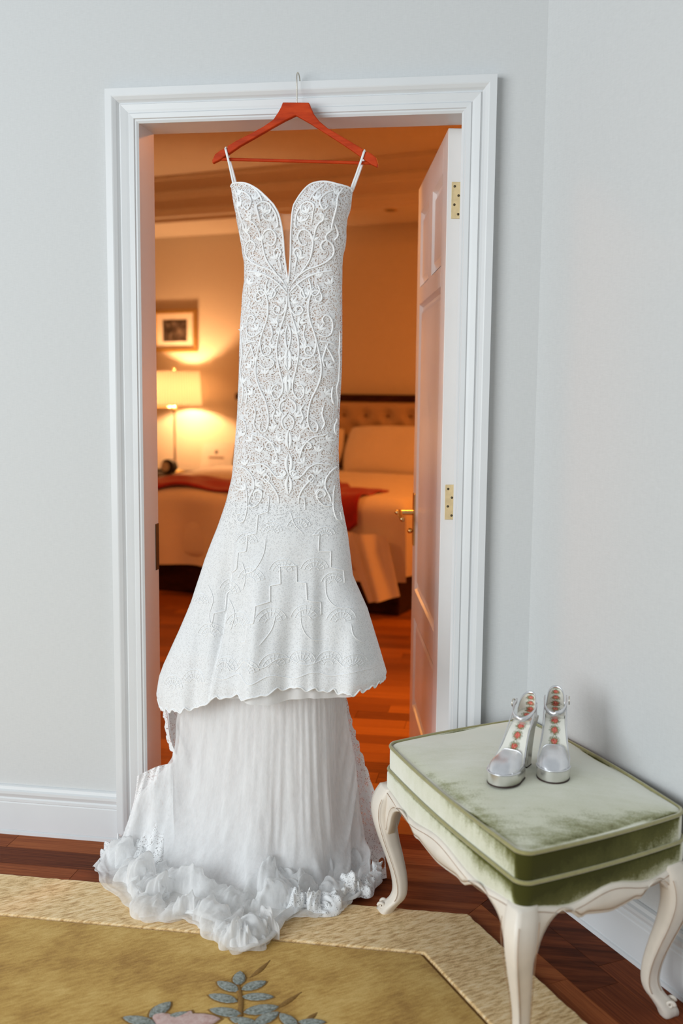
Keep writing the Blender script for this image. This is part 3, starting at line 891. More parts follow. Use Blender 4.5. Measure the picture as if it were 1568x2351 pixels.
v, f = tube(crom([q0, q1, q2], 8), .006, 8, flat=((0, 0, 1), .35)); obj('stem', v, f, RUGG, rug)
for a_, b_, c_ in (((572, 2246), (596, 2228), (620, 2205)), ((625, 2322), (660, 2300), (692, 2278)), ((700, 2345), (715, 2335), (728, 2325))):
    v, f = tube(crom([onZ(*a_, RUGT-.001), onZ(*b_, RUGT-.001), onZ(*c_, RUGT-.001)], 6), .007, 8, taper=.4, flat=((0, 0, 1), .3)); obj('carved_twig', v, f, RUGG, rug)

# ------------------------------------------------------------------ stool
sa_ = R(-60.4); sb_ = R(38.5)
sA = np.array([math.cos(sa_), math.sin(sa_), 0]); sB = np.array([math.cos(sb_), math.sin(sb_), 0])
AB, AD = .66, .44
sC = np.array([.7427, -.298, 0])+sA*AB/2+sB*AD/2
stool = empty('footstool', sC, 'cream cabriole-leg footstool with pale green velvet cushion seat against the wall', 'stool')
stool.scale = (1, 1, .9723)
def SP(a, b, z): return sC+sA*a+sB*b+np.array([0, 0, z])
def rrect(hx, hy, r, n=10, bow=0.0, m=14):
    pts = []
    corners = [(hx-r, hy-r, 0), (-hx+r, hy-r, 90), (-hx+r, -hy+r, 180), (hx-r, -hy+r, 270)]
    for ci, (cx, cy, a0) in enumerate(corners):
        for k in range(n+1):
            an = R(a0+90*k/n); pts.append((cx+r*math.cos(an), cy+r*math.sin(an)))
        nx, ny, na = corners[(ci+1) % 4]
        an = R(a0+90); p1 = np.array([cx+r*math.cos(an), cy+r*math.sin(an)]); an2 = R(na); p2 = np.array([nx+r*math.cos(an2), ny+r*math.sin(an2)])
        for k in range(1, m):
            t_ = k/m; q = p1+(p2-p1)*t_; pts.append(tuple(q))
    out = []
    for x, y in pts:
        bx = bow*(1-(x/hx)**2); by = bow*(1-(y/hy)**2)
        out.append((x+math.copysign(by, x)*(abs(x)/hx)**4, y+math.copysign(bx, y)*(abs(y)/hy)**4))
    return np.array(out)
def loop_stack(specs):
    """specs: list of (hx, hy, r, zfun or z)"""
    rows = []
    for hx, hy, r_, z in specs:
        L = rrect(hx, hy, r_, bow=.010)
        rows.append([SP(x, y, z if not callable(z) else z(x, y)) for x, y in L])
    return np.array(rows)
hx, hy = AB/2, AD/2
def dome(x, y): return .024*max(0, (1-(x/hx)**2)*(1-(y/hy)**2))**.6
specs = [(hx-.002, hy-.002, .026, .401), (hx+.003, hy+.003, .028, .404), (hx+.004, hy+.004, .028, .409), (hx+.0042, hy+.0042, .028, .435), (hx+.004, hy+.004, .028, .460), (hx+.002, hy+.002, .027, .466), (hx-.003, hy-.003, .026, .469)]
rows = loop_stack(specs)
trow = []
for t_ in (.985, .96, .92, .86, .78, .66, .5, .34, .18, .06):
    L = rrect(hx*t_, hy*t_, .026*t_, bow=.010*t_)
    trow.append([SP(x, y, .468+dome(x, y)+.0025*math.sin(23*x+7*y)*math.sin(19*y-5*x)) for x, y in L])
rows = np.concatenate([rows, np.array(trow)])
v, f = grid(rows, True); n_ = rows.shape[1]; f = f+[tuple(range(len(v)-n_, len(v)))]
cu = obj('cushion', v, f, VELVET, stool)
for z, g_ in ((.468, .003), (.407, .006)):
    L = rrect(hx+g_, hy+g_, .028, bow=.010)
    v, f = tube([SP(x, y, z+.0015*math.sin(9*x+5*y)) for x, y in L], .0045, 8, closed=True); obj('piping', v, f, PIPING, cu)
def woodtop(x, y):
    # height of the fabric / wood line : dips at the corners and at the middle of the sides
    u_ = x/(hx) if abs(y) > hy*.9 else y/hy
    return .352+.010*math.cos(u_*math.pi*2)*(1 if abs(u_) < .95 else 1)-.006*abs(u_)**6
rows = loop_stack([(hx+.003, hy+.003, .03, .405), (hx+.008, hy+.008, .031, .402), (hx+.010, hy+.010, .032, .397), (hx+.0102, hy+.0102, .032, .378), (hx+.010, hy+.010, .032, lambda x, y: woodtop(x, y)+.006), (hx+.008, hy+.008, .031, lambda x, y: woodtop(x, y)+.001), (hx+.003, hy+.003, .03, lambda x, y: woodtop(x, y)-.002)])
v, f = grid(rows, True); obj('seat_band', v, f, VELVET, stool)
# inner seat deck that closes the frame from below
v, f = extr([SP(x, y, .345) for x, y in rrect(hx-.006, hy-.006, .045)], (0, 0, .055)); obj('seat_deck', v, f, SUBF, stool, smooth=False)
# aprons: serpentine boards
def apron(along, across, half, off, sgn):
    n_ = 60; us = np.linspace(-1, 1, n_)
    def low(u_):
        a = abs(u_)
        z = .322-.020*math.cos(a*math.pi*.9)*(1-a)             # lower towards the middle
        z += .014*math.exp(-((a-.60)/.13)**2)-.008*math.exp(-((a-.38)/.05)**2)
        z -= .085*math.exp(-max((1-a)*half-.026, 0)/.018)
        return z
    rows = []
    for u_ in us:
        bow = .010*(1-u_*u_)
        tz = .352+.010*math.cos(u_*math.pi*2)-.006*abs(u_)**6
        lz = low(u_)
        th = .024
        out = off+.015+bow
        pts = [(out-.004, tz+.002), (out, tz-.004), (out+.002, (tz+lz)/2), (out+.001, lz+.012), (out-.003, lz+.010), (out-.002, lz+.003), (out-.006, lz), (out-th, lz), (out-th, tz+.002)]
        rows.append([sC+along*half*u_*.985+across*sgn*d_+np.array([0, 0, z]) for d_, z in pts])
    v, f = grid(np.array(rows), True)
    ap = obj('apron', v, f, CREAM, stool)
    for dz in (.0145,):
        pth = [sC+along*half*u_*.95+across*sgn*(off+.0150+.010*(1-(u_*.95)**2)+.0005)+np.array([0, 0, low(u_*.95)+dz-.004]) for u_ in us]
        v, f = tube(pth, .0009, 6); obj('carved_line', v, f, GLAZE, ap)
    pth = [sC+along*half*u_*.96+across*sgn*(off+.0155+.010*(1-(u_*.95)**2))+np.array([0, 0, .352+.010*math.cos(u_*.96*math.pi*2)-.0085]) for u_ in us]
    v, f = tube(pth, .0008, 6); obj('carved_line', v, f, GLAZE, ap)
apron(sA, sB, hx, hy, -1); apron(sA, sB, hx, hy-.016, 1); apron(sB, sA, hy, hx, 1); apron(sB, sA, hy, hx, -1)
# cabriole legs
def leg(ca, cb, zb=0.0):
    cx, cy = ca*(hx-.006), (hy-.034 if cb > 0 else -(hy-.006))
    dg = (sA*ca+sB*cb); dg /= np.linalg.norm(dg); sd = np.cross((0, 0, 1), dg)
    st = [(.362, -.004, .028), (.335, .006, .031), (.305, .012, .031), (.27, .012, .0285), (.22, .003, .0245), (.17, -.010, .0210), (.12, -.021, .0180), (.08, -.024, .0165), (.055, -.018, .0172), (.035, -.004, .0190), (.018, .006, .0195), (.006, .009, .018), (0, .009, .015)]
    z_, o_, r_ = [crom(np.array([[s[i]] for s in st]), 4)[:, 0] for i in range(3)]
    sec = []
    for k in range(24):
        an = 2*math.pi*k/24; c, s = math.cos(an), math.sin(an)
        q = (abs(c)**3.2+abs(s)**3.2)**(-1/3.2)
        sec.append((c*q, s*q))
    z_ = np.maximum(z_, zb)
    e1 = sA*ca; e2 = sB*cb
    rows = []
    for z, o, r0 in zip(z_, o_, r_):
        c0 = SP(cx, cy, z)+dg*o*1.25
        rows.append([c0+e1*x*r0+e2*y*r0+dg*(.006 if (x > .6 and y > .6) else 0) for x, y in sec])
    v, f = grid(np.array(rows), True); n2 = 24; f = f+[tuple(range(n2)), tuple(range(len(v)-n2, len(v)))[::-1]]
    lg = obj('leg', v, f, CREAM, stool)
    # glaze lines down both outer faces
    for (ea, eb) in ((e1, e2), (e2, e1)):
        for off_ in (.80, -.80):
            pth = [SP(cx, cy, z)+dg*o*1.25+ea*(r0*1.005)+eb*(r0*off_) for z, o, r0 in zip(z_, o_, r_) if .05 < z < .34]
            if off_ < 0 or ea is e1:
                v, f = tube(pth, .0007, 6); obj('carved_line', v, f, GLAZE, lg)
    # scroll on the toe and leaf carving on the knee
    for s_ in (-1, 1):
        c0 = SP(cx, cy, .030)+dg*.022+sd*s_*.011
        sp = [c0-dg*.004+dg*(.009*math.cos(t_)*(1-t_/9))+np.array([0, 0, .009*math.sin(t_)*(1-t_/9)]) for t_ in np.linspace(0, 7.5, 26)]
        v, f = tube(sp, np.linspace(.0045, .003, 26), 7); obj('toe_scroll', v, f, CREAM, lg)
        for m_i in range(3):
            b0 = SP(cx, cy, .325-.0*m_i)+dg*(.042-.004*m_i)+sd*s_*(.003+.007*m_i)
            sp = crom([b0, b0+np.array([0, 0, -.03])+dg*.002+sd*s_*.002, b0+np.array([0, 0, -.065-.012*(2-m_i)])-dg*.004-sd*s_*.003*m_i], 6)
            v, f = tube(sp, .0032, 6, taper=.5); obj('knee_carving', v, f, CREAM, lg)
for ca in (-1, 1):
    for cb in (-1, 1): leg(ca, cb, .0125 if (ca, cb) == (1, -1) else 0)

# ------------------------------------------------------------------ shoes
def shoe(toe, ang, label, mirror):
    """toe: world point under the toe front; ang: heading of the toe in the plane; built with x=length (toe at 0, heel at -L), y=width"""
    z0 = toe[2]
    hd = np.array([math.cos(ang), math.sin(ang), 0]); sd = np.array([-math.sin(ang), math.cos(ang), 0])*mirror
    K_ = .90
    def W(x, y, z): return np.array([toe[0], toe[1], z0])+(hd*x+sd*y+np.array([0, 0, z]))*K_
    root = empty('shoe', tuple(W(-.1, 0, 0)), label, 'shoe', 'pair of silver platform shoes')
    L = .215; HP = .032; HH = .138
    # footbed centre line: x -> height (top of footbed) and half width
    xs = np.array([0, -.015, -.04, -.075, -.105, -.135, -.165, -.195, -.215])
    hs = np.array([HP+.004, HP+.003, HP+.003, HP+.010, HP+.036, HP+.074, HH-.012, HH, HH+.001])
    ws = np.array([.012, .030, .040, .041, .033, .027, .026, .024, .008])
    t_ = np.linspace(0, 1, 50); xq = -L*t_
    hq = np.interp(-xq, -xs, hs); wq = np.interp(-xq, -xs, ws)
    # smooth
    ker = np.array([1, 2, 3, 2, 1])/9
    hq[2:-2] = np.convolve(hq, ker, 'valid')
    def toeoutline(sc=1.0, n=40, back=-.095):
        pts = []
        for k in range(n+1):
            a = -math.pi/2+math.pi*k/n
            pts.append((-.050+.050*math.cos(a)*sc if True else 0, .0415*math.sin(a)*sc))
        pts += [(back, .037*sc), (back, -.037*sc)]
        return pts
    # platform
    pl = toeoutline()
    rows = [[W(x*1.0, y*s_, z) for x, y in pl] for s_, z in ((.97, .003), (1.0, .006), (1.0, .027), (.985, .031))]
    v, f = grid(np.array(rows), True); n2 = len(pl); f = f+[tuple(range(n2)), tuple(range(len(v)-n2, len(v)))[::-1]]
    obj('platform', v, f, SILVERP, root, auto=40)
    v, f = extr([W(x*1.005, y*1.01, 0) for x, y in pl], (0, 0, .0038)); obj('outsole', v, f, SOLE, root, auto=40)
    v, f = tube([W(x, y*1.005, .0315) for x, y in pl[:41]], .0017, 6); obj('welt', v, f, SILVER, root)
    # footbed + sole (one curved slab), insole printed on top
    def slab(x0, x1, zo0, zo1, wf, name, mat, uv=False):
        m_ = (xq <= x0) & (xq >= x1)
        X, Hh, Wd = xq[m_], hq[m_], wq[m_]*wf
        K = np.linspace(-1, 1, 13); rows_t = []; rows_b = []
        for x, h_, w in zip(X, Hh, Wd):
            rows_t.append([W(x, k*w, h_+zo1+.0025*k*k) for k in K]); rows_b.append([W(x, k*w, h_+zo0) for k in K[::-1]])
        P = np.concatenate([np.array(rows_t), np.array(rows_b)], axis=1)
        v, f = grid(P, True); n3 = P.shape[1]; f = f+[tuple(range(n3)), tuple(range(len(v)-n3, len(v)))[::-1]]
        o = obj(name, v, f, mat, root, auto=50)
        if uv:
            U = np.zeros((len(X), 26, 2))
            for i, x in enumerate(X):
                U[i, :13, 0] = .5+K*Wd[i]/.06; U[i, 13:, 0] = .5+K[::-1]*Wd[i]/.06; U[i, :, 1] = -x/L
            uvset(o, U.reshape(-1, 2))
        return o
    slab(-.02, -.2149, -.007, -.001, 1.0, 'sole_board', SILVER)
    slab(-.045, -.2149, -.001, .0008, .93, 'insole', FLORAL, True)
    # vamp: closed toe cap with a straight throat
    nX, nY = 26, 25
    P = np.zeros((nX, nY, 3))
    for i, t_ in enumerate(np.linspace(0, 1, nX)):
        x = -.0035-.0885*t_**1.25
        w = .0405*math.sqrt(max(0, 1-max(0, (x+.050)/.0475)**2)) if x > -.050 else .0405-.004*((-x-.050)/.045)
        w = max(w, .004)
        hgt = .043*(1-math.exp(-((-x-.0035)/.030)))*1.02
        for j, k in enumerate(np.linspace(-1, 1, nY)):
            P[i, j] = W(x, k*w, .0305+max(.001, hgt)*(1-abs(k)**3.6)**.72*(.93+.07*k*k))
    v, f = grid(P); vo = obj('vamp', v, f, SILVER, root); vo.modifiers.new('t', 'SOLIDIFY').thickness = .0015
    v, f = tube(P[-1], .0013, 6); obj('throat_binding', v, f, SILVER, vo)
    # heel counter (closed back)
    P = np.zeros((12, 31, 3))
    for i, v_ in enumerate(np.linspace(0, 1, 12)):
        for j, a in enumerate(np.linspace(-1.25, 1.25, 31)):
            xb = -.180-.037*math.cos(a*1.15); yb = .0265*math.sin(a*1.25)
            rise = .056*(1-.60*(abs(a)/1.25)**2.2)
            zb = np.interp(-xb, -xq[::1]*1.0, hq)
            P[i, j] = W(xb+.004*v_, yb*(1-.12*v_), zb-.004+rise*v_)
    v, f = grid(P); ho = obj('heel_counter', v, f, SILVER, root); ho.modifiers.new('t', 'SOLIDIFY').thickness = .0015
    Pi = P.copy(); ctr = W(-.185, 0, 0)
    for i in range(12):
        for j in range(31):
            d_ = ctr[:2]-Pi[i, j, :2]; Pi[i, j, :2] += d_/np.linalg.norm(d_)*.0022
    v, f = grid(Pi[:-1]); lo = obj('heel_lining', v, f, FLORAL, root)
    U = np.zeros((11, 31, 2)); U[..., 0] = np.linspace(-.1, 1.1, 31)[None]; U[..., 1] = np.linspace(0, .30, 11)[:, None]; uvset(lo, U.reshape(-1, 2))
    # block heel
    rows = []
    for z, xf0, xb0, w in ((.004, -.158, -.196, .016), (.05, -.160, -.199, .0175), (.10, -.158, -.205, .021), (HH-.016, -.150, -.214, .025), (HH-.006, -.146, -.216, .026)):
        rows.append([W(xf0, -w, z), W(xf0, w, z), W(xb0+.008, w, z), W(xb0, w*.55, z), W(xb0, -w*.55, z), W(xb0+.008, -w, z)])
    v, f = grid(np.array(rows), True); f = f+[tuple(range(6)), tuple(range(len(v)-6, len(v)))[::-1]]
    h_ = obj('heel', v, f, SILVERP, root, smooth=False); bevel_obj(h_, .002, 2)
    v, f = extr([W(-.1575, -.0162, 0), W(-.1575, .0162, 0), W(-.189, .0162, 0), W(-.1965, .009, 0), W(-.1965, -.009, 0), W(-.189, -.0162, 0)], (0, 0, .0055)); obj('heel_tip', v, f, SOLE, root, smooth=False)
    # ankle strap with buckle
    sp = []
    for a in np.linspace(-1.9, 1.9, 40):
        x = -.172+.040*math.cos(a) ; y_ = .0300*math.sin(a)
        z = HH+.020-.022*math.cos(a)+ (.003 if a > 0 else 0)
        sp.append(W(x, y_, z))
    sp = np.array(sp); rows = []
    for P_ in sp: rows.append([P_+np.array([0, 0, -.0055]), P_+np.array([0, 0, .0055])])
    v, f = grid(np.array(rows)); so = obj('ankle_strap', v, f, SILVER, root); so.modifiers.new('t', 'SOLIDIFY').thickness = .002
    bc = W(-.180, .0325, HH+.024)
    v, f = tube([bc+hd*.009*math.cos(t_)+np.array([0, 0, .009*math.sin(t_)])+sd*.002 for t_ in np.linspace(0, 2*math.pi, 20, False)], .0015, 6, closed=True); obj('buckle', v, f, STEEL, so)
    # T-strap pieces from counter down to the vamp sides
    for s_ in (-1, 1):
        pth = crom([W(-.172, s_*.0275, HH+.020), W(-.150, s_*.029, HH-.006), W(-.12, s_*.031, HP+.062), W(-.092, s_*.036, HP+.022)], 8)
        v, f = tube(pth, np.linspace(.0028, .0024, len(pth)), 6, flat=(sd, .5)); obj('side_edge', v, f, SILVER, root)
    return root
zt = .4885*.9723
shoe(onZ(1139, 1808, zt+.001), R(-113), 'silver platform heel turned slightly aside on the stool, nearer the doorway', -1)
shoe(onZ(1269, 1800, zt+.0015), R(-93), 'silver platform heel facing front on the stool, nearer the side wall', 1)

# ------------------------------------------------------------------ hanger
HY = -.055
def hp_(x, y): return onY(460+x/3.5636, 150+y/3.5636, HY)
hang = empty('coat_hanger', tuple(onY(682, 375, HY)), 'cherry red wooden coat hanger hooked over the door casing', 'hanger')
HL = [(678, 308), (892, 310), (905, 345), (930, 400), (975, 460), (1040, 515), (1150, 580), (1260, 645), (1335, 690), (1331, 708), (1346, 718), (1362, 706), (1400, 725), (1440, 758), (1455, 810), (1450, 838),
      (1400, 815), (1330, 765), (1260, 715), (1150, 640), (1000, 545), (900, 480), (785, 415), (700, 455), (600, 510), (480, 580), (330, 665), (250, 720), (160, 780), (103, 808), (103, 780), (125, 732), (165, 702), (204, 683),
      (212, 698), (224, 690), (228, 664), (300, 620), (420, 560), (520, 505), (600, 450), (640, 390), (665, 345)]
loop = np.array([hp_(*q) for q in HL])
v, f = extr(loop-np.array([0, .008, 0]), (0, .016, 0)); ho = obj('shoulder_bar', v, f, HANG, hang, smooth=False); bevel_obj(ho, .003, 3, 50)
v, f = tube(crom([hp_(175, 768), hp_(760, 783), hp_(1400, 800)], 8), .0042, 10); obj('trouser_bar', v, f, HANG, hang)
hk = [hp_(790, 312), hp_(790, 200), hp_(789, 125)]
z_top = H_OP+.089
hx_ = hk[0][0]
hk += [np.array([hx_-.001, HY+.003, z_top+.010]), np.array([hx_-.001, -.040, z_top+.020]), np.array([hx_-.001, -.022, z_top+.017]), np.array([hx_-.001, -.012, z_top+.006]), np.array([hx_-.001, -.010, z_top+.002])]
v, f = tube(crom(hk, 6), .0016, 8); obj('hook', v, f, STEEL, hang)

# ------------------------------------------------------------------ wedding dress
DY = -.058
def D2(px, py):
    q = onY(px, py, DY); return q[0], q[2]
Lpx = [(531.6, 436), (544, 489.5), (552.6, 557), (559.6, 599), (562, 627), (560, 650), (556, 679), (552.5, 739), (549.6, 811), (549, 873), (545.8, 940), (540, 1029.5), (533.5, 1096), (521, 1150), (499, 1211), (469.5, 1285), (440, 1377), (410, 1451), (377, 1522), (367, 1550), (360, 1592), (368, 1618), (372, 1640)]
Rpx = [(812, 444), (806.6, 475.5), (798, 512), (794, 557), (787, 599), (785, 635.5), (785.5, 700), (785.7, 761.6), (784.6, 851), (780, 940), (777, 1029.5), (779, 1096), (783.5, 1150), (798.7, 1229.5), (810, 1322), (843, 1396), (869, 1481), (887.5, 1544), (882, 1565), (864, 1600), (850, 1640)]
def side(px):
    a = np.array([D2(*q) for q in px]); o = np.argsort(a[:, 1]); return a[o]
LS, RS = side(Lpx), side(Rpx)
def Lx(z): return np.interp(z, LS[:, 1], LS[:, 0])
def Rx(z): return np.interp(z, RS[:, 1], RS[:, 0])
zpx = lambda y: D2(670, y)[1]
ZD = np.array([(zpx(y), d_) for y, d_ in ((1640, .20), (1545, .185), (1450, .150), (1300, .110), (1150, .078), (1000, .066), (850, .062), (700, .052), (640, .050), (560, .058), (490, .066), (430, .055))])
def Dep(z): return np.interp(z, ZD[:, 1*0], ZD[:, 1])
def smooth(a, b, x):
    t_ = np.clip((x-a)/(b-a), 0, 1); return t_*t_*(3-2*t_)
def fold_line(z):   # x of the fold on the left of the front panel
    return np.interp(z, [zpx(1600), zpx(1560), zpx(1300), zpx(1120)], [D2(515, 1600)[0], D2(520, 1560)[0], D2(551, 1300)[0], D2(566, 1120)[0]])
def front_y(x, z):
    L, R_ = Lx(z), Rx(z); s = np.clip((2*x-L-R_)/(R_-L), -1, 1)
    y = DY-Dep(z)*np.sqrt(np.maximum(0, 1-s*s))**.85
    # bust cups
    for cx, cy in ((590, 490), (753, 490)):
        bx, bz = D2(cx, cy); y = y-.026*np.exp(-((x-bx)/.06)**2-((z-bz)/.055)**2)
    # soft flutes in the flare
    fl = smooth(zpx(1180), zpx(1500), z)
    xm = (x-.39)
    y = y-fl*(.020*np.sin(xm*26+1.2)+.012*np.sin(xm*47+z*3+.4)+.006*np.sin(xm*95-z*4))*np.sqrt(np.maximum(0, 1-s*s))
    y = y-fl*.012*np.exp(-((x-D2(735, 1400)[0]-.04*(zpx(1300)-z))/.012)**2)
    # fold: what lies left of it is set back
    k = 1-smooth(-.010, .008, x-fold_line(z))
    y = y+k*smooth(zpx(1100), zpx(1420), z)*.060*np.clip(1-s*s, 0, 1)**.3
    # gentle unevenness
    y = y-.003*np.sin(31*x+17*z)*np.sin(23*z-11*x)
    return y
dress = empty('wedding_dress', (onY(670, 1950, -.1)[0], -.1, 0.0), 'white lace mermaid wedding dress with plunging neckline and tulle train hanging in the doorway', 'dress')

# --- bodice cups (each a four-sided patch), front
def coons(top, bot, lef, rig, m, n):
    def res(c, k):
        c = np.array(c, float); d_ = np.concatenate([[0], np.cumsum(np.linalg.norm(np.diff(c, axis=0), axis=1))]); d_ /= d_[-1]
        t_ = np.linspace(0, 1, k); return np.stack([np.interp(t_, d_, c[:, i]) for i in range(2)], 1)
    T, B, Lc, Rc = res(top, n), res(bot, n), res(lef, m), res(rig, m)
    P = np.zeros((m, n, 2))
    for i in range(m):
        v_ = i/(m-1)
        for j in range(n):
            u_ = j/(n-1)
            P[i, j] = (1-v_)*T[j]+v_*B[j]+(1-u_)*Lc[i]+u_*Rc[i]-((1-u_)*(1-v_)*T[0]+u_*(1-v_)*T[-1]+(1-u_)*v_*B[0]+u_*v_*B[-1])
    return P
YW = 655
NL = crom([(534, 432), (541, 426), (572, 428), (600, 442), (623, 461.5), (642, 481)], 6)
VL = crom([(642, 481), (653.6, 503.6), (660.6, 543), (663.5, 599), (670.5, YW)], 6)
NRt = crom([(687, 480), (701, 456), (718, 436), (735, 428), (757.5, 426), (783, 430.6), (805, 435), (811, 442)], 6)
VR = crom([(687, 480), (683, 501), (679, 543), (676, 599), (671, YW)], 6)
sideL = crom([(534, 432), (544, 489.5), (552.6, 557), (559.6, 599), (560, YW)], 6)
sideR = crom([(811, 442), (806.6, 475.5), (798, 512), (794, 557), (787, 599), (785, YW)], 6)
def surf(Ppx, inset=0.0):
    X = np.zeros(Ppx.shape[:-1]+(3,))
    for idx in np.ndindex(Ppx.shape[:-1]):
        x, z = D2(*Ppx[idx]); X[idx] = (x, float(front_y(x, z))+inset, z)
    return X
botL = [(560, YW), (670.5, YW)]; botR = [(671, YW), (785, YW)]
cl = coons(NL, botL, sideL, VL, 46, 30)
cr_ = coons(NRt, botR, VR, sideR, 46, 30)
SL, SR = surf(cl), surf(cr_)
v, f = mjoin(grid(SL), grid(SR)); bod = obj('bodice', v, f, LACE, dress)
v, f = mjoin(grid(surf(cl, .004)), grid(surf(cr_, .004))); obj('bodice_lining', v, f, NUDE, dress)
# side wings that turn to the back
def wing(px, sgn):
    rows = []
    for q in px:
        x, z = D2(*q); y0 = float(front_y(x, z)); d_ = Dep(z)
        rows.append([(x-sgn*(.05*(1-math.cos(a))), y0+.045*math.sin(a), z-.012*a) for a in np.linspace(0, 1.5, 8)])
    return grid(np.array(rows))
v, f = mjoin(wing(sideL, -1), wing(sideR, 1)); obj('side_panel', v, f, LACES, dress)
# sheer plunge insert
ins = coons([(652, 497), (660, 500), (669, 501), (678, 500), (684, 497)], [(670, 652), (671, 652)], crom([(652, 497), (660.6, 543), (663.5, 599), (670, 652)], 5), crom([(684, 497), (679, 543), (676, 599), (671, 652)], 5), 24, 8)
v, f = grid(surf(ins, .006)); obj('plunge_mesh', v, f, MESHN, dress)
# bound edges
edge = np.concatenate([NL, VL[1:]]); edge2 = np.concatenate([VR[::-1], NRt[1:]])
for e_ in (edge, edge2):
    pth = surf(np.array(e_))-np.array([0, .001, 0])
    v, f = tube(pth, .0024, 7); obj('neckline_binding', v, f, THREAD, bod)

# --- body and flared lace skirt : a closed tube
HEM = [(360, 1592), (368, 1612), (385, 1612), (410, 1604), (440, 1600), (480, 1592), (502, 1584), (520, 1564), (540, 1560), (600, 1553), (658, 1540), (710, 1535), (760, 1545), (800, 1553), (830, 1556), (860, 1553), (887, 1550)]
HX = np.array([D2(*q) for q in HEM])
def hem_z(x): return np.interp(x, HX[:, 0], HX[:, 1])
def skirt_tube(ztop, hemfn, nc, nr, inset=0.0, back_drop=.03, scallop=.006, pw=1.0):
    P = np.zeros((nr, nc, 3))
    for j in range(nc):
        th = -math.pi+2*math.pi*j/nc
        s = math.sin(th); front = math.cos(th) >= 0
        # iterate hem position
        zz = zpx(1560)
        for _ in range(5):
            x = (Lx(zz)+Rx(zz))/2+s*(Rx(zz)-Lx(zz))/2; zz = hemfn(x)-(0 if front else back_drop*math.sqrt(max(0, 1-s*s)))
        zz -= scallop*1.4*abs(math.sin(th*19))+scallop*.5*math.sin(th*61+1)
        for i in range(nr):
            t_ = (i/(nr-1))**pw; z = ztop+(zz-ztop)*t_
            L, R_ = Lx(z)+inset, Rx(z)-inset
            x = (L+R_)/2+s*(R_-L)/2
            if front: y = float(front_y(x, z))+inset*1.2*abs(math.cos(th))
            else:
                y = DY+Dep(z)*.75*abs(math.cos(th))**.9*(1+.1*math.sin(9*s+2))-inset
                y = y+smooth(zpx(1200), zpx(1500), z)*.018*math.sin(11*s+1)*abs(math.cos(th))
            P[i, j] = (x, y, z)
    return P
PS = skirt_tube(zpx(YW), hem_z, 380, 150, back_drop=.062)
v, f = grid(PS, True); sk = obj('lace_skirt', v, f, LACES, dress)
# upper part of the tube is see-through lace over nude lining, lower part over ivory underskirt
def hem_l(x): return zpx(1335)+.0*x
v, f = grid(skirt_tube(zpx(YW-2), lambda x: zpx(1150), 160, 60, .005, 0, 0), True); obj('skirt_lining', v, f, NUDE, dress)
v, f = grid(skirt_tube(zpx(1140), lambda x: zpx(1500)+.0*x, 160, 60, .008, 0, 0), True); us_ = obj('underskirt', v, f, IVORY, dress)
# hem binding with tiny loops
hemloop = PS[-1]
v, f = tube(hemloop+np.array([0, -.001, 0]), .0022, 6, closed=True); obj('hem_edging', v, f, THREAD, sk)
# organza slip edge that peeps out under the front hem
rows = []
for z_, in ((1500,), (1530,), (1556,), (1570,)):
    row = []
    for x in np.linspace(560, 830, 50):
        yy = z_+(3*math.sin(x*.05) if z_ > 1560 else 0)+(x-690)*.0
        q = D2(x, yy); row.append((q[0], float(front_y(q[0], q[1]))+.016, q[1]))
    rows.append(row)
v, f = grid(np.array(rows)); obj('slip', v, f, TULLE2, dress)

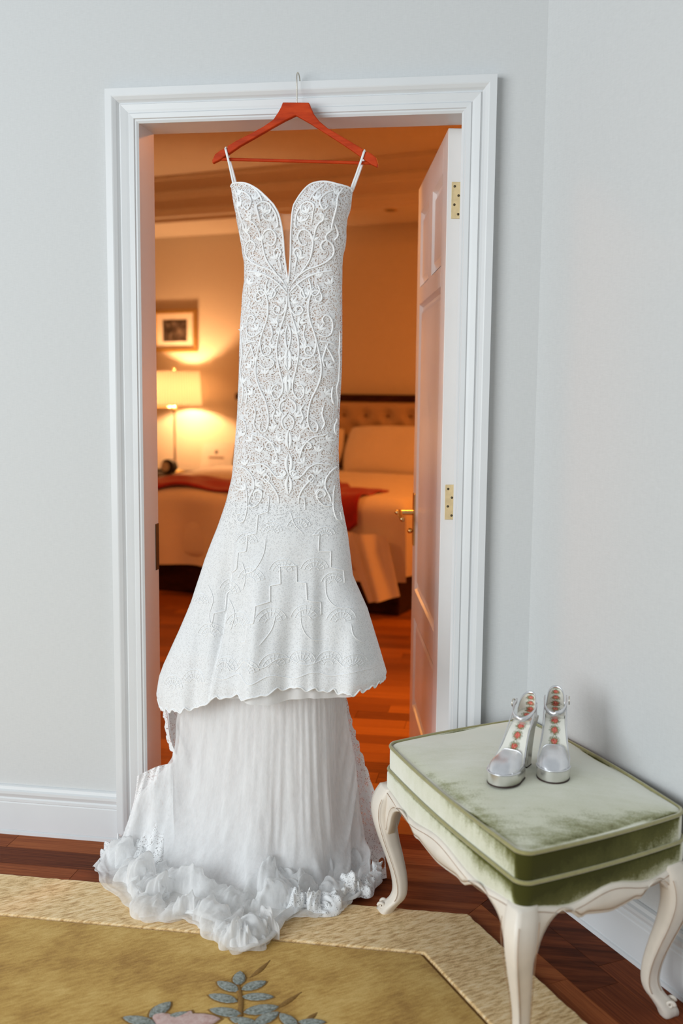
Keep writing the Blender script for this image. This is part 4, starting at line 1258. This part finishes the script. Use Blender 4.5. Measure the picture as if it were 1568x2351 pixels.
# --- embroidery
def on_dress(px, off=.0015):
    out = []
    for q in px:
        x, z = D2(*q)
        L, R_ = Lx(z)+.004, Rx(z)-.004; x = min(max(x, L), R_)
        out.append((x, float(front_y(x, z))-off, z))
    return np.array(out)
C2 = lambda L: [(500+x/4.48, 650+y/4.48) for x, y in L]
C1 = lambda L: [(460+x/3.5636, 150+y/3.5636) for x, y in L]
C3 = lambda L: [(340+x/2.7034, 1100+y/2.7034) for x, y in L]
def axis_x(y): return np.interp(y, [430, 650, 900, 1150, 1500], [669.5, 670.5, 671.5, 676, 690])
def mirr(L): return [(2*axis_x(y)-x, y) for x, y in L]
SC = []      # (points, radius)
for L_ in (
    [(745, 60), (758, 130), (752, 250), (720, 380), (688, 480), (662, 600), (655, 700), (665, 800), (685, 900), (712, 1010), (720, 1080), (705, 1140), (660, 1190), (615, 1160), (605, 1090), (640, 1048), (672, 1078), (662, 1112)],
    [(755, 160), (738, 280), (695, 338), (645, 335), (615, 295), (638, 255), (678, 266), (678, 300), (655, 306)],
    [(440, 40), (510, 100), (550, 180), (562, 290), (545, 400), (500, 540), (470, 660), (442, 800), (435, 900), (450, 1000), (490, 1100), (540, 1200), (570, 1320), (575, 1430), (545, 1510), (500, 1520), (482, 1470), (505, 1418), (538, 1432)],
    [(558, 260), (545, 150), (500, 95), (450, 105), (428, 160), (445, 202), (482, 196), (486, 165)],
    [(520, 480), (450, 540), (390, 560), (340, 520), (328, 430), (350, 360), (390, 343), (422, 380), (405, 422), (378, 410)],
    [(485, 560), (488, 660), (510, 740), (560, 782), (622, 770)],
    [(478, 770), (520, 752), (578, 742), (597, 690), (565, 658), (533, 680), (548, 712)],
    [(470, 830), (540, 885), (612, 862), (625, 812), (572, 780)],
    [(380, 1530), (440, 1560), (520, 1572), (590, 1620), (640, 1690), (680, 1820)],
    [(642, 1652), (610, 1625), (565, 1635), (553, 1675), (585, 1692), (602, 1665)],
    [(345, 1870), (430, 1850), (510, 1845), (580, 1880), (640, 1950), (700, 1990), (758, 1972)],
    [(215, 1885), (300, 1880), (360, 1910), (420, 1990), (432, 2080), (392, 2180), (380, 2250)],
    [(428, 2175), (440, 2122), (480, 2100), (517, 2130), (500, 2182), (460, 2172)],
    [(220, 1392), (290, 1400), (330, 1460), (327, 1540), (290, 1562), (268, 1520), (295, 1488)],
    [(370, 620), (400, 700), (422, 800), (402, 872)], [(400, 640), (345, 740), (312, 822)],
    [(310, 640), (370, 615), (450, 610)], [(590, 440), (610, 540), (580, 620)], [(640, 380), (660, 430), (640, 480)],
    [(700, 1930), (735, 1905), (760, 1935), (735, 1965), (712, 1945)], [(520, 1990), (560, 1950), (595, 1990), (560, 2030), (535, 2000)],
    [(540, 1980), (620, 2060), (680, 2160), (690, 2240)], [(240, 480), (275, 700), (255, 900), (300, 1100), (270, 1280)],
    [(330, 1060), (345, 1160), (330, 1250)], [(420, 1250), (440, 1340), (420, 1440), (450, 1500)], [(600, 1240), (640, 1300), (620, 1380), (660, 1450)],
    [(600, 60), (640, 120), (600, 175), (560, 150)], [(765, 430), (740, 520), (745, 620), (765, 700)], [(765, 760), (735, 840), (765, 910)],
    [(765, 1180), (700, 1230), (690, 1300), (730, 1340)], [(765, 1340), (715, 1400), (730, 1480), (765, 1500)]):
    q = C2(L_); SC += [(q, .0023), (mirr(q), .0023)]
for L_ in (
    [(747, 1850), (690, 1760), (600, 1690), (520, 1662), (440, 1620), (390, 1560), (393, 1490), (440, 1453), (482, 1490), (466, 1536), (430, 1530)],
    [(740, 1830), (660, 1730), (580, 1620), (550, 1520), (545, 1440), (580, 1385), (630, 1378), (662, 1430), (640, 1490), (600, 1492), (590, 1452)],
    [(700, 1720), (690, 1650), (680, 1600), (697, 1552), (670, 1520), (640, 1550), (655, 1592)],
    [(550, 1500), (520, 1380), (490, 1330), (452, 1300), (450, 1258), (490, 1262)],
    [(747, 1885), (670, 1800), (580, 1740), (480, 1705), (385, 1692)],
    [(550, 1350), (530, 1250), (520, 1190), (570, 1158), (622, 1180), (622, 1240), (582, 1262)],
    [(300, 1020), (340, 1100), (350, 1200), (380, 1300), (400, 1380)], [(330, 1040), (420, 1080), (472, 1150), (442, 1222), (400, 1180)],
    [(400, 1380), (440, 1420), (430, 1480)], [(440, 1000), (520, 1080), (560, 1150)], [(370, 1320), (350, 1400), (380, 1450)],
    [(620, 1180), (665, 1250), (680, 1340), (660, 1360)], [(560, 1260), (590, 1300), (640, 1310)], [(520, 1800), (500, 1860), (540, 1900), (575, 1860), (545, 1835)],
    [(590, 1760), (570, 1830), (590, 1900)], [(690, 1800), (640, 1850), (610, 1930)]):
    q = C1(L_); SC += [(q, .0024), (mirr(q), .0024)]
for L_ in (
    [(640, 20), (652, 100), (652, 180), (635, 240), (600, 240), (588, 205), (620, 195)], [(640, 150), (700, 152), (742, 100), (725, 58), (693, 75), (706, 106)],):
    q = C3(L_); SC += [(q, .0020), (mirr(q), .0020)]
for L_ in (
    [(780, 330), (770, 430), (720, 520), (640, 552)], [(1000, 740), (1010, 840), (1060, 920), (1150, 945)], [(1290, 850), (1310, 920), (1370, 980)], [(860, 780), (840, 860), (780, 940)],
    [(1130, 560), (1140, 680), (1200, 750), (1300, 770)], [(650, 640), (665, 560), (640, 480)], [(920, 180), (950, 260), (1000, 310)], [(560, 700), (600, 780), (580, 880)],
    [(490, 1050), (560, 1060), (620, 1105), (700, 1030), (800, 1065), (900, 1020), (1050, 1065), (1180, 1040), (1270, 1092), (1390, 1040)],
    [(490, 1130), (560, 1150), (650, 1120), (740, 1150), (850, 1110), (960, 1140), (1080, 1110), (1200, 1140), (1320, 1120), (1430, 1130)],
    [(400, 640), (440, 720), (420, 820), (460, 900)]):
    SC.append((C3(L_), .0013))
for L_, r_ in SC:
    pth = on_dress(crom(L_, 6)); v, f = tube(pth, r_, 6, taper=.12, flat=((0, 1, 0), .7))
    obj('embroidered_scroll', v, f, THREAD, bod if L_[0][1] < YW else sk)
# stepped panel edges under the lace
for L_ in ([(790, 90), (785, 180), (725, 200), (720, 310), (665, 320), (660, 415), (610, 425), (605, 520), (555, 560), (550, 660), (515, 690), (510, 790), (450, 800), (440, 880)],
           [(870, 500), (880, 600), (820, 610), (825, 700), (745, 720), (740, 815), (695, 830), (690, 930), (640, 950)],
           [(870, 500), (965, 500), (970, 595), (1025, 605), (1035, 700), (1110, 720), (1115, 810)],
           [(1055, 320), (1092, 320), (1090, 420), (1160, 425), (1160, 520), (1230, 545), (1240, 640)], [(960, 90), (1000, 100), (1010, 190)]):
    q = C3(L_); dens = []
    for a_, b_ in zip(q[:-1], q[1:]):
        dens += [tuple(np.array(a_)+(np.array(b_)-np.array(a_))*k/5) for k in range(5)]
    v, f = tube(on_dress(dens, .0014), .0017, 6); obj('stepped_edge', v, f, THREAD, sk)
# lace fans worked over the flare
def fan(cx, cy, r, a0, a1, spokes=9):
    parts = []
    for q in (1.0, .72, .34):
        P_ = on_dress([(cx+r*q*math.cos(t_), cy+r*q*math.sin(t_)*1.0) for t_ in np.linspace(a0, a1, 22)], .0009)
        parts.append(tube(P_, .0010, 5))
    for t_ in np.linspace(a0, a1, spokes):
        P_ = on_dress([(cx+r*q*math.cos(t_), cy+r*q*math.sin(t_)) for q in np.linspace(.36, .97, 6)], .0009)
        parts.append(tube(P_, .0008, 5, taper=.4))
    v, f = mjoin(*parts); obj('lace_fan', v, f, THREAD, sk)
for cx, cy, r in ((548, 1512, 30), (603, 1505, 30), (660, 1496, 31), (716, 1493, 30), (772, 1500, 30), (826, 1506, 28), (470, 1545, 28), (420, 1560, 26),
                  (575, 1420, 34), (648, 1405, 34), (722, 1402, 34), (795, 1412, 32), (500, 1450, 32), (600, 1320, 32), (668, 1300, 30), (735, 1300, 30), (545, 1350, 30), (775, 1330, 26), (640, 1215, 26), (700, 1205, 26), (585, 1240, 26), (755, 1225, 22), (470, 1380, 22)):
    fan(cx, cy, r, math.pi*1.08, math.pi*1.92)
# small leaves and petals
rl = random.Random(11)
def leafv(c, L, w, ang):
    x0, z0 = c; pts = []
    prof = [(-1, 0), (-.5, .7), (0, 1), (.5, .75), (1, 0), (.5, -.75), (0, -1), (-.5, -.7)]
    ca, sa = math.cos(ang), math.sin(ang)
    ring = []; 
    for a, b in prof:
        x = x0+a*L*ca-b*w*sa; z = z0+a*L*sa+b*w*ca; ring.append((x, float(front_y(x, z))-.0008, z))
    cen = (x0, float(front_y(x0, z0))-.0032, z0)
    return np.array(ring+[cen]), [(k, (k+1) % 8, 8) for k in range(8)]
spots = [(600, 470), (622, 500), (590, 515), (566, 480), (640, 520), (612, 560), (575, 540), (645, 600), (600, 640), (575, 655), (620, 680), (600, 760), (655, 770), (632, 800), (600, 830), (585, 845), (620, 860), (645, 745), (655, 830), (630, 905), (655, 955), (650, 1010), (610, 1035), (575, 1065), (640, 1060), (665, 1090), (600, 1110), (560, 1000), (565, 880), (660, 700), (662, 880), (590, 905), (562, 760), (628, 470), (560, 455), (655, 1035), (590, 1010), (612, 1085), (640, 985), (575, 1120)]
lv = []
for px, py in spots:
    for side_ in (0, 1):
        x_ = px if not side_ else 2*axis_x(py)-px
        c = D2(x_, py)
        if not (Lx(c[1])+.012 < c[0] < Rx(c[1])-.012): continue
        if py < YW:
            ed = np.array(edge if not side_ else edge2); dm = np.min(np.hypot(ed[:, 0]-x_, ed[:, 1]-py))
            if dm < 17: continue
        an = .6+1.8*abs(math.sin(px*12.9+py*7.3))
        if side_: an = math.pi-an
        for k in range(3):
            a2 = an+(k-1)*.75*(1 if not side_ else -1)
            v, f = leafv((c[0]+.009*math.cos(a2), c[1]+.009*math.sin(a2)), .010, .0034, a2)
            obj('embroidered_leaf', v, f, THREAD, bod if py < YW else sk)
# raised satin column down the middle
for y0, y1, w in ((800, 850, 5.5), (855, 905, 4.5), (985, 1030, 4.5), (1035, 1085, 6), (1085, 1130, 5.5)):
    for s_ in (-1, 1):
        pth = on_dress([(axis_x(y)+s_*w*math.sin((y-y0)/(y1-y0)*math.pi)+1, y) for y in np.linspace(y0, y1, 14)], .001)
        v, f = tube(pth, .0042, 7, taper=.3, flat=((0, 1, 0), .45)); obj('satin_leaf', v, f, THREAD, sk)
# straps over the hanger notches
def ribbon(A, B, off):
    A, B = np.array(A), np.array(B); rows = []
    for t_ in np.linspace(0, 1, 14):
        c = A+(B-A)*t_; w = .0030
        rows.append([c+np.array([-w, off+.004*math.sin(t_*3), 0]), c+np.array([w, off+.004*math.sin(t_*3), 0])])
    v, f = grid(np.array(rows)); o = obj('strap', v, f, SATIN, dress); o.modifiers.new('t', 'SOLIDIFY').thickness = .0012; return o
nL, nR = hp_(213, 688), hp_(1345, 710)
bL = surf(np.array([[541.5, 427]]))[0]; bR = surf(np.array([[808, 438]]))[0]
ribbon(nL+np.array([0, -.010, 0]), bL, 0); ribbon(nL+np.array([-.002, .010, 0]), bL+np.array([.004, .02, -.004]), 0)
ribbon(nR+np.array([0, -.010, 0]), bR, 0); ribbon(nR+np.array([.002, .010, 0]), bR+np.array([.0, .02, -.004]), 0)
for nn in (nL, nR):
    v, f = tube([nn+np.array([0, -.011, 0]), nn+np.array([0, -.005, .004]), nn+np.array([0, .005, .004]), nn+np.array([0, .011, 0])], .0022, 6); obj('strap_loop', v, f, SATIN, dress)

# --- back lace panel that falls to the floor behind the tulle
def sheet(rowsdef, nu, nv, fold_fn):
    """rowsdef: rows of control points (world), same count; spline both ways"""
    G = np.array([crom(r_, max(2, nu//(len(r_)-1))) for r_ in rowsdef])
    G2 = np.array([crom(G[:, j], max(2, nv//(len(rowsdef)-1))) for j in range(G.shape[1])]).transpose(1, 0, 2)
    m, n = G2.shape[:2]
    du = np.gradient(G2, axis=1); dv = np.gradient(G2, axis=0)
    nn = np.cross(du, dv); nn /= np.linalg.norm(nn, axis=2)[..., None]+1e-9
    # face normals towards the camera / up
    sg = np.sign(nn[..., 1]*-1+nn[..., 2]*.8); sg[sg == 0] = 1; nn *= sg[..., None]
    U, V = np.meshgrid(np.linspace(0, 1, n), np.linspace(0, 1, m))
    G2 = G2+nn*fold_fn(U, V)[..., None]
    return G2
Yp = lambda x, y, Y: tuple(onY(x, y, Y))
Zp = lambda x, y, z: tuple(onZ(x, y, z))
back_rows = [
    [Yp(375, 1585, .00), Yp(450, 1585, .05), Yp(560, 1580, .06), Yp(680, 1570, .06), Yp(778, 1560, .05)],
    [Yp(381, 1640, -.02), Yp(450, 1640, .04), Yp(565, 1640, .06), Yp(690, 1640, .06), Yp(797, 1636, .05)],
    [Yp(386, 1700, -.03), Yp(450, 1700, .03), Yp(570, 1720, .06), Yp(700, 1720, .06), Yp(818, 1706, .05)],
    [Yp(399, 1760, -.05), Yp(450, 1780, .02), Yp(580, 1800, .05), Yp(715, 1800, .06), Yp(846, 1792, .04)],
    [Yp(398, 1850, -.08), Yp(450, 1860, -.02), Yp(585, 1880, .02), Yp(720, 1890, .05), Yp(868, 1868, .03)],
    [Zp(390, 1960, .02), Zp(470, 1960, .02), Zp(590, 1960, .02), Zp(730, 1960, .02), Zp(882, 1950, .012)],
    [Zp(390, 2000, .012), Zp(470, 2010, .012), Zp(600, 2020, .012), Zp(740, 2030, .012), Zp(888, 2015, .010)]]
rng = np.random.default_rng(5)
def ff_back(U, V):
    return (.012*np.sin(U*31+1.5*np.sin(V*3))+.006*np.sin(U*70+V*5))*np.minimum(1, V*2+.3)*np.minimum(1, (1-V)*4+.15)
GB = sheet(back_rows, 96, 84, ff_back)
v, f = grid(GB); obj('lace_train_back', v, f, LACEB, dress)
def edge_scallop(path, amp, outward, name, width, parent=dress, mat=None, k=60):
    """ruffled lace edging that follows a path"""
    Pth = np.asarray(path); n = len(Pth); rows = [[], [], []]
    for i in range(n):
        o = np.asarray(outward[i] if np.ndim(outward) > 1 else outward, float)
        sc = width*(.75+.5*abs(math.sin(i*math.pi*k/n)))
        for q in range(3):
            rows[q].append(Pth[i]+o*sc*q/2+np.array([0, -.002, .004*math.sin(i*1.3)*q/2]))
    v, f = grid(np.array(rows)); return obj(name, v, f, mat or LACEH, parent)
edge_scallop(GB[6:60, 0], 0, (-1, 0, 0), 'lace_edging', .010, k=9)
edge_scallop(GB[2:70, -1], 0, (1, 0, 0), 'lace_edging', .010, k=12)

# --- tulle layers flowing down to the floor and towards the room
def ff_tulle(seed, amp, fine):
    r_ = np.random.default_rng(seed)
    ks = r_.uniform(10, 60, 7); ph = r_.uniform(0, 6.28, 7); wv = r_.uniform(-3, 3, 7)
    k2 = r_.uniform(6, 22, (9, 2)); p2 = r_.uniform(0, 6.28, 9)
    def fn(U, V):
        h = sum(np.sin(k*(U+.02*np.sin(V*4+p))+p+w*V)/(1+k/25) for k, p, w in zip(ks, ph, wv))/3
        hang = np.clip(V*2.2, .15, 1)*np.clip((1-V)*3, .25, 1)
        pud = smooth(.55, .75, V)
        bm = sum(np.sin(a*6.28*U*.35+b*V*1.6+p) for (a, b), p in zip(k2, p2))/4
        ridge = 1-np.abs(np.sin(U*17+3*np.sin(V*7+seed)+V*9))
        e = np.clip((1-V)*9, .15, 1)
        return amp*h*hang+pud*e*(.020*bm+.020*ridge*np.abs(np.sin(U*7+V*11+seed)))+fine*np.sin(U*150+9*np.sin(V*9))*.5
    return fn
def relax(P, name, mat, frames, shrink, pin, floor_z, parent, stiff=4.0, bend=.02):
    """let the draped sheet settle under gravity on the floor, then keep the settled shape"""
    m, n = P.shape[:2]
    v, f = grid(P)
    me = bpy.data.meshes.new('settling'); me.from_pydata([tuple(a) for a in v], [], f); me.update()
    o = bpy.data.objects.new('settling', me); link(o)
    vg = o.vertex_groups.new(name='pin'); W_ = pin.reshape(-1)
    for k in np.unique(np.round(W_, 2)):
        if k > 0: vg.add([int(i) for i in np.nonzero(np.round(W_, 2) == k)[0]], float(k), 'REPLACE')
    fm = bpy.data.meshes.new('settling_floor'); fm.from_pydata([(-2, -2, floor_z), (3, -2, floor_z), (3, 1, floor_z), (-2, 1, floor_z)], [], [(0, 1, 2, 3)])
    fo = bpy.data.objects.new('settling_floor', fm); link(fo)
    fo.modifiers.new('c', 'COLLISION'); fo.collision.thickness_outer = .004; fo.collision.cloth_friction = 30
    c = o.modifiers.new('cloth', 'CLOTH'); st = c.settings
    st.quality = 6; st.mass = .08; st.air_damping = 3.0
    st.tension_stiffness = stiff; st.compression_stiffness = 1.0; st.shear_stiffness = stiff*.5; st.bending_stiffness = bend
    V_ = (np.arange(m)/(m-1))[:, None]*np.ones((1, n)); SW = np.round(smooth(.45, .68, V_), 2).reshape(-1)
    vs_ = o.vertex_groups.new(name='slack')
    for k in np.unique(SW):
        if k > 0: vs_.add([int(i) for i in np.nonzero(SW == k)[0]], float(k), 'REPLACE')
    st.vertex_group_shrink = 'slack'; st.shrink_min = -.07; st.shrink_max = -shrink
    st.vertex_group_mass = 'pin'; st.pin_stiffness = 1.0
    c.collision_settings.distance_min = .004; c.collision_settings.use_self_collision = False
    c.point_cache.frame_start = 1; c.point_cache.frame_end = frames
    for fr in range(1, frames+1): scene.frame_set(fr)
    dg = bpy.context.evaluated_depsgraph_get(); ev = o.evaluated_get(dg); em = ev.to_mesh()
    co = np.empty(len(em.vertices)*3, dtype=np.float32); em.vertices.foreach_get('co', co); ev.to_mesh_clear()
    scene.frame_set(1)
    bpy.data.objects.remove(o); bpy.data.objects.remove(fo)
    Q = co.reshape(m, n, 3).astype(float)
    for _ in range(2):
        A_ = Q.copy(); A_[1:-1, 1:-1] = (Q[:-2, 1:-1]+Q[2:, 1:-1]+Q[1:-1, :-2]+Q[1:-1, 2:])/4
        k_ = (.55*smooth(.5, .7, np.arange(m)/(m-1)))[:, None, None]; Q = Q*(1-k_)+A_*k_
    Q[..., 2] = np.maximum(Q[..., 2], floor_z+.001)
    v, f = grid(Q); r_ = obj(name, v, f, mat, parent)
    sb = r_.modifiers.new('smooth', 'SUBSURF'); sb.levels = 1; sb.render_levels = 1
    return r_, Q
Tu = [
    [Yp(432, 1535, -.05), Yp(490, 1535, -.08), Yp(550, 1535, -.12), Yp(610, 1535, -.15), Yp(670, 1535, -.16), Yp(720, 1535, -.14), Yp(760, 1535, -.10), Yp(788, 1535, -.04)],
    [Yp(408, 1640, -.05), Yp(478, 1640, -.10), Yp(545, 1640, -.15), Yp(610, 1640, -.18), Yp(672, 1640, -.19), Yp(725, 1640, -.16), Yp(768, 1640, -.11), Yp(797, 1640, -.03)],
    [Yp(396, 1740, -.07), Yp(466, 1740, -.12), Yp(540, 1740, -.17), Yp(608, 1740, -.20), Yp(674, 1740, -.20), Yp(730, 1740, -.17), Yp(780, 1740, -.12), Yp(815, 1740, -.03)],
    [Yp(322, 1830, -.10), Yp(425, 1830, -.16), Yp(525, 1835, -.20), Yp(606, 1840, -.22), Yp(676, 1840, -.22), Yp(740, 1840, -.19), Yp(792, 1840, -.13), Yp(826, 1840, -.04)],
    [Zp(292, 1905, .10), Zp(392, 1915, .13), Zp(505, 1925, .15), Zp(602, 1930, .15), Zp(678, 1930, .15), Zp(746, 1925, .15), Zp(800, 1915, .13), Zp(832, 1900, .11)],
    [Zp(255, 1962, .035), Zp(362, 1985, .065), Zp(485, 2010, .075), Zp(596, 2020, .08), Zp(682, 2015, .08), Zp(752, 2000, .075), Zp(806, 1980, .06), Zp(842, 1960, .05)],
    [Zp(232, 1985, .03), Zp(325, 2055, .05), Zp(455, 2085, .06), Zp(580, 2120, .065), Zp(675, 2070, .06), Zp(756, 2060, .06), Zp(815, 2030, .05), Zp(852, 2005, .035)],
    [Zp(212, 1998, .012), Zp(316, 2110, .016), Zp(450, 2122, .016), Zp(545, 2188, .018), Zp(655, 2112, .016), Zp(742, 2106, .016), Zp(820, 2068, .016), Zp(866, 2030, .012)]]
G1 = sheet(Tu, 210, 154, ff_tulle(3, .016, .0006))
G1[..., 2] = np.maximum(G1[..., 2], .0135)
# lobed free edge
nE = G1.shape[1]
un = np.linspace(0, 1, nE)
lob = .020*np.abs(np.sin(un*26))+.010*np.abs(np.sin(un*61+1))-.016
for i in range(G1.shape[0]):
    w = max(0, (i/(G1.shape[0]-1)-.80)/.20)**1.5
    if w <= 0: continue
    cen = np.array([.42, -.1, 0]); d_ = G1[i]-cen; d_[:, 2] = 0; d_ /= np.linalg.norm(d_, axis=1)[:, None]
    G1[i] += d_*(lob*w)[:, None]
def pinmap(m, n, edge):
    V_ = np.linspace(0, 1, m)[:, None]*np.ones((1, n)); U_ = np.linspace(0, 1, n)[None]*np.ones((m, 1))
    w = np.where(V_ < .04, 1.0, 0.0)
    w = np.maximum(w, np.where((U_ < .015) | (U_ > .985), .6, 0))
    w = np.maximum(w, np.where(V_ > .975, edge, 0))
    return w
G1 = G1[::1, ::1]
relax(G1[::2, ::2], 'tulle_underskirt', TULLE, 30, .16, pinmap(*G1[::2, ::2].shape[:2], .35), .0135, dress)
# an inner, denser layer just behind it
Tu2 = [[np.array(p_)+np.array([0, .022, 0]) for p_ in r_] for r_ in Tu]
Tu2 = [[(p_[0]*.985+.0066, p_[1], max(.012, p_[2]-.006)) for p_ in r_] for r_ in Tu2]
G2_ = sheet(Tu2[:-1]+[[tuple(np.array(a)*.35+np.array(b)*.65) for a, b in zip(Tu2[-1], Tu2[-2])]], 180, 126, ff_tulle(8, .014, .0005))
G2_[..., 2] = np.maximum(G2_[..., 2], .012)
relax(G2_[::2, ::2], 'tulle_underskirt', TULLE2, 26, .12, pinmap(*G2_[::2, ::2].shape[:2], .3), .0125, dress)
# rumpled flounces lying on the floor in front
def flounce(path, w, h, seed, mat, name='tulle_flounce', n=120, m=26):
    r_ = np.random.default_rng(seed)
    C = crom(path, n//(len(path)-1)); n = len(C)
    T = np.gradient(C, axis=0); T /= np.linalg.norm(T, axis=1)[:, None]; Nn = np.cross(T, (0, 0, 1.0)); Nn /= np.linalg.norm(Nn, axis=1)[:, None]
    u_ = np.linspace(0, 1, n); ph = r_.uniform(0, 6.28, 6)
    P = np.zeros((m, n, 3))
    for i, t_ in enumerate(np.linspace(0, 1, m)):
        ang = t_*math.pi
        ww = w*(1+.35*np.sin(u_*19+ph[0])+.25*np.sin(u_*43+ph[1]))*np.minimum(1, np.minimum(u_, 1-u_)*8+.1)
        hh = h*(1+.45*np.sin(u_*15+ph[2])+.30*np.sin(u_*37+ph[3]))*np.minimum(1, np.minimum(u_, 1-u_)*8+.1)
        off = -ww*math.cos(ang); zz = hh*math.sin(ang)**.8
        wr = .007*np.sin(u_*90+ph[4]+5*t_)+.005*np.sin(u_*160+ph[5]-7*t_)
        P[i] = C+Nn*(off+wr*math.sin(ang))[:, None]+np.stack([0*u_, 0*u_, zz+np.abs(wr)*math.sin(ang)], 1)
    v, f = grid(P); return obj(name, v, f, mat, dress)
fl = lambda *q: [Zp(x, y, .014) for x, y in q]
flounce(fl((300, 2030), (330, 2085), (400, 2100), (470, 2105), (520, 2150), (560, 2165), (610, 2130)), .035, .035, 1, TULLE)
flounce(fl((345, 1990), (430, 2050), (520, 2080), (600, 2090), (680, 2060), (740, 2070), (800, 2040)), .040, .045, 2, TULLE)
flounce(fl((640, 2090), (700, 2085), (745, 2092), (800, 2055), (845, 2040), (872, 1995)), .026, .034, 3, LACEH, 'lace_flounce')
flounce(fl((280, 1960), (300, 2010), (345, 2050), (380, 2075)), .04, .05, 4, TULLE)
flounce(fl((235, 1975), (275, 1965), (320, 1975), (360, 1985)), .030, .035, 5, LACEH, 'lace_flounce')
flounce(fl((500, 2130), (530, 2165), (570, 2172), (605, 2150), (625, 2140)), .026, .04, 6, TULLE)
flounce(fl((560, 2040), (640, 2050), (700, 2025), (770, 2000), (830, 1975)), .045, .055, 7, TULLE)
# lace laid up against the casing on the left
lw_rows = [[Yp(398, 1752, -.06), Yp(360, 1760, -.065), Yp(314, 1782, -.075)], [Yp(398, 1800, -.08), Yp(350, 1820, -.085), Yp(304, 1845, -.09)],
           [Yp(400, 1870, -.11), Yp(340, 1890, -.12), Yp(280, 1918, -.12)], [Zp(400, 1960, .05), Zp(320, 1965, .05), Zp(243, 1955, .03)], [Zp(390, 2010, .02), Zp(310, 2015, .02), Zp(212, 1995, .012)]]
GLw = sheet(lw_rows, 60, 60, lambda U, V: .006*np.sin(U*16+V*5)+.004*np.sin(U*37-V*9))
v, f = grid(GLw); obj('lace_train_side', v, f, LACEB, dress)
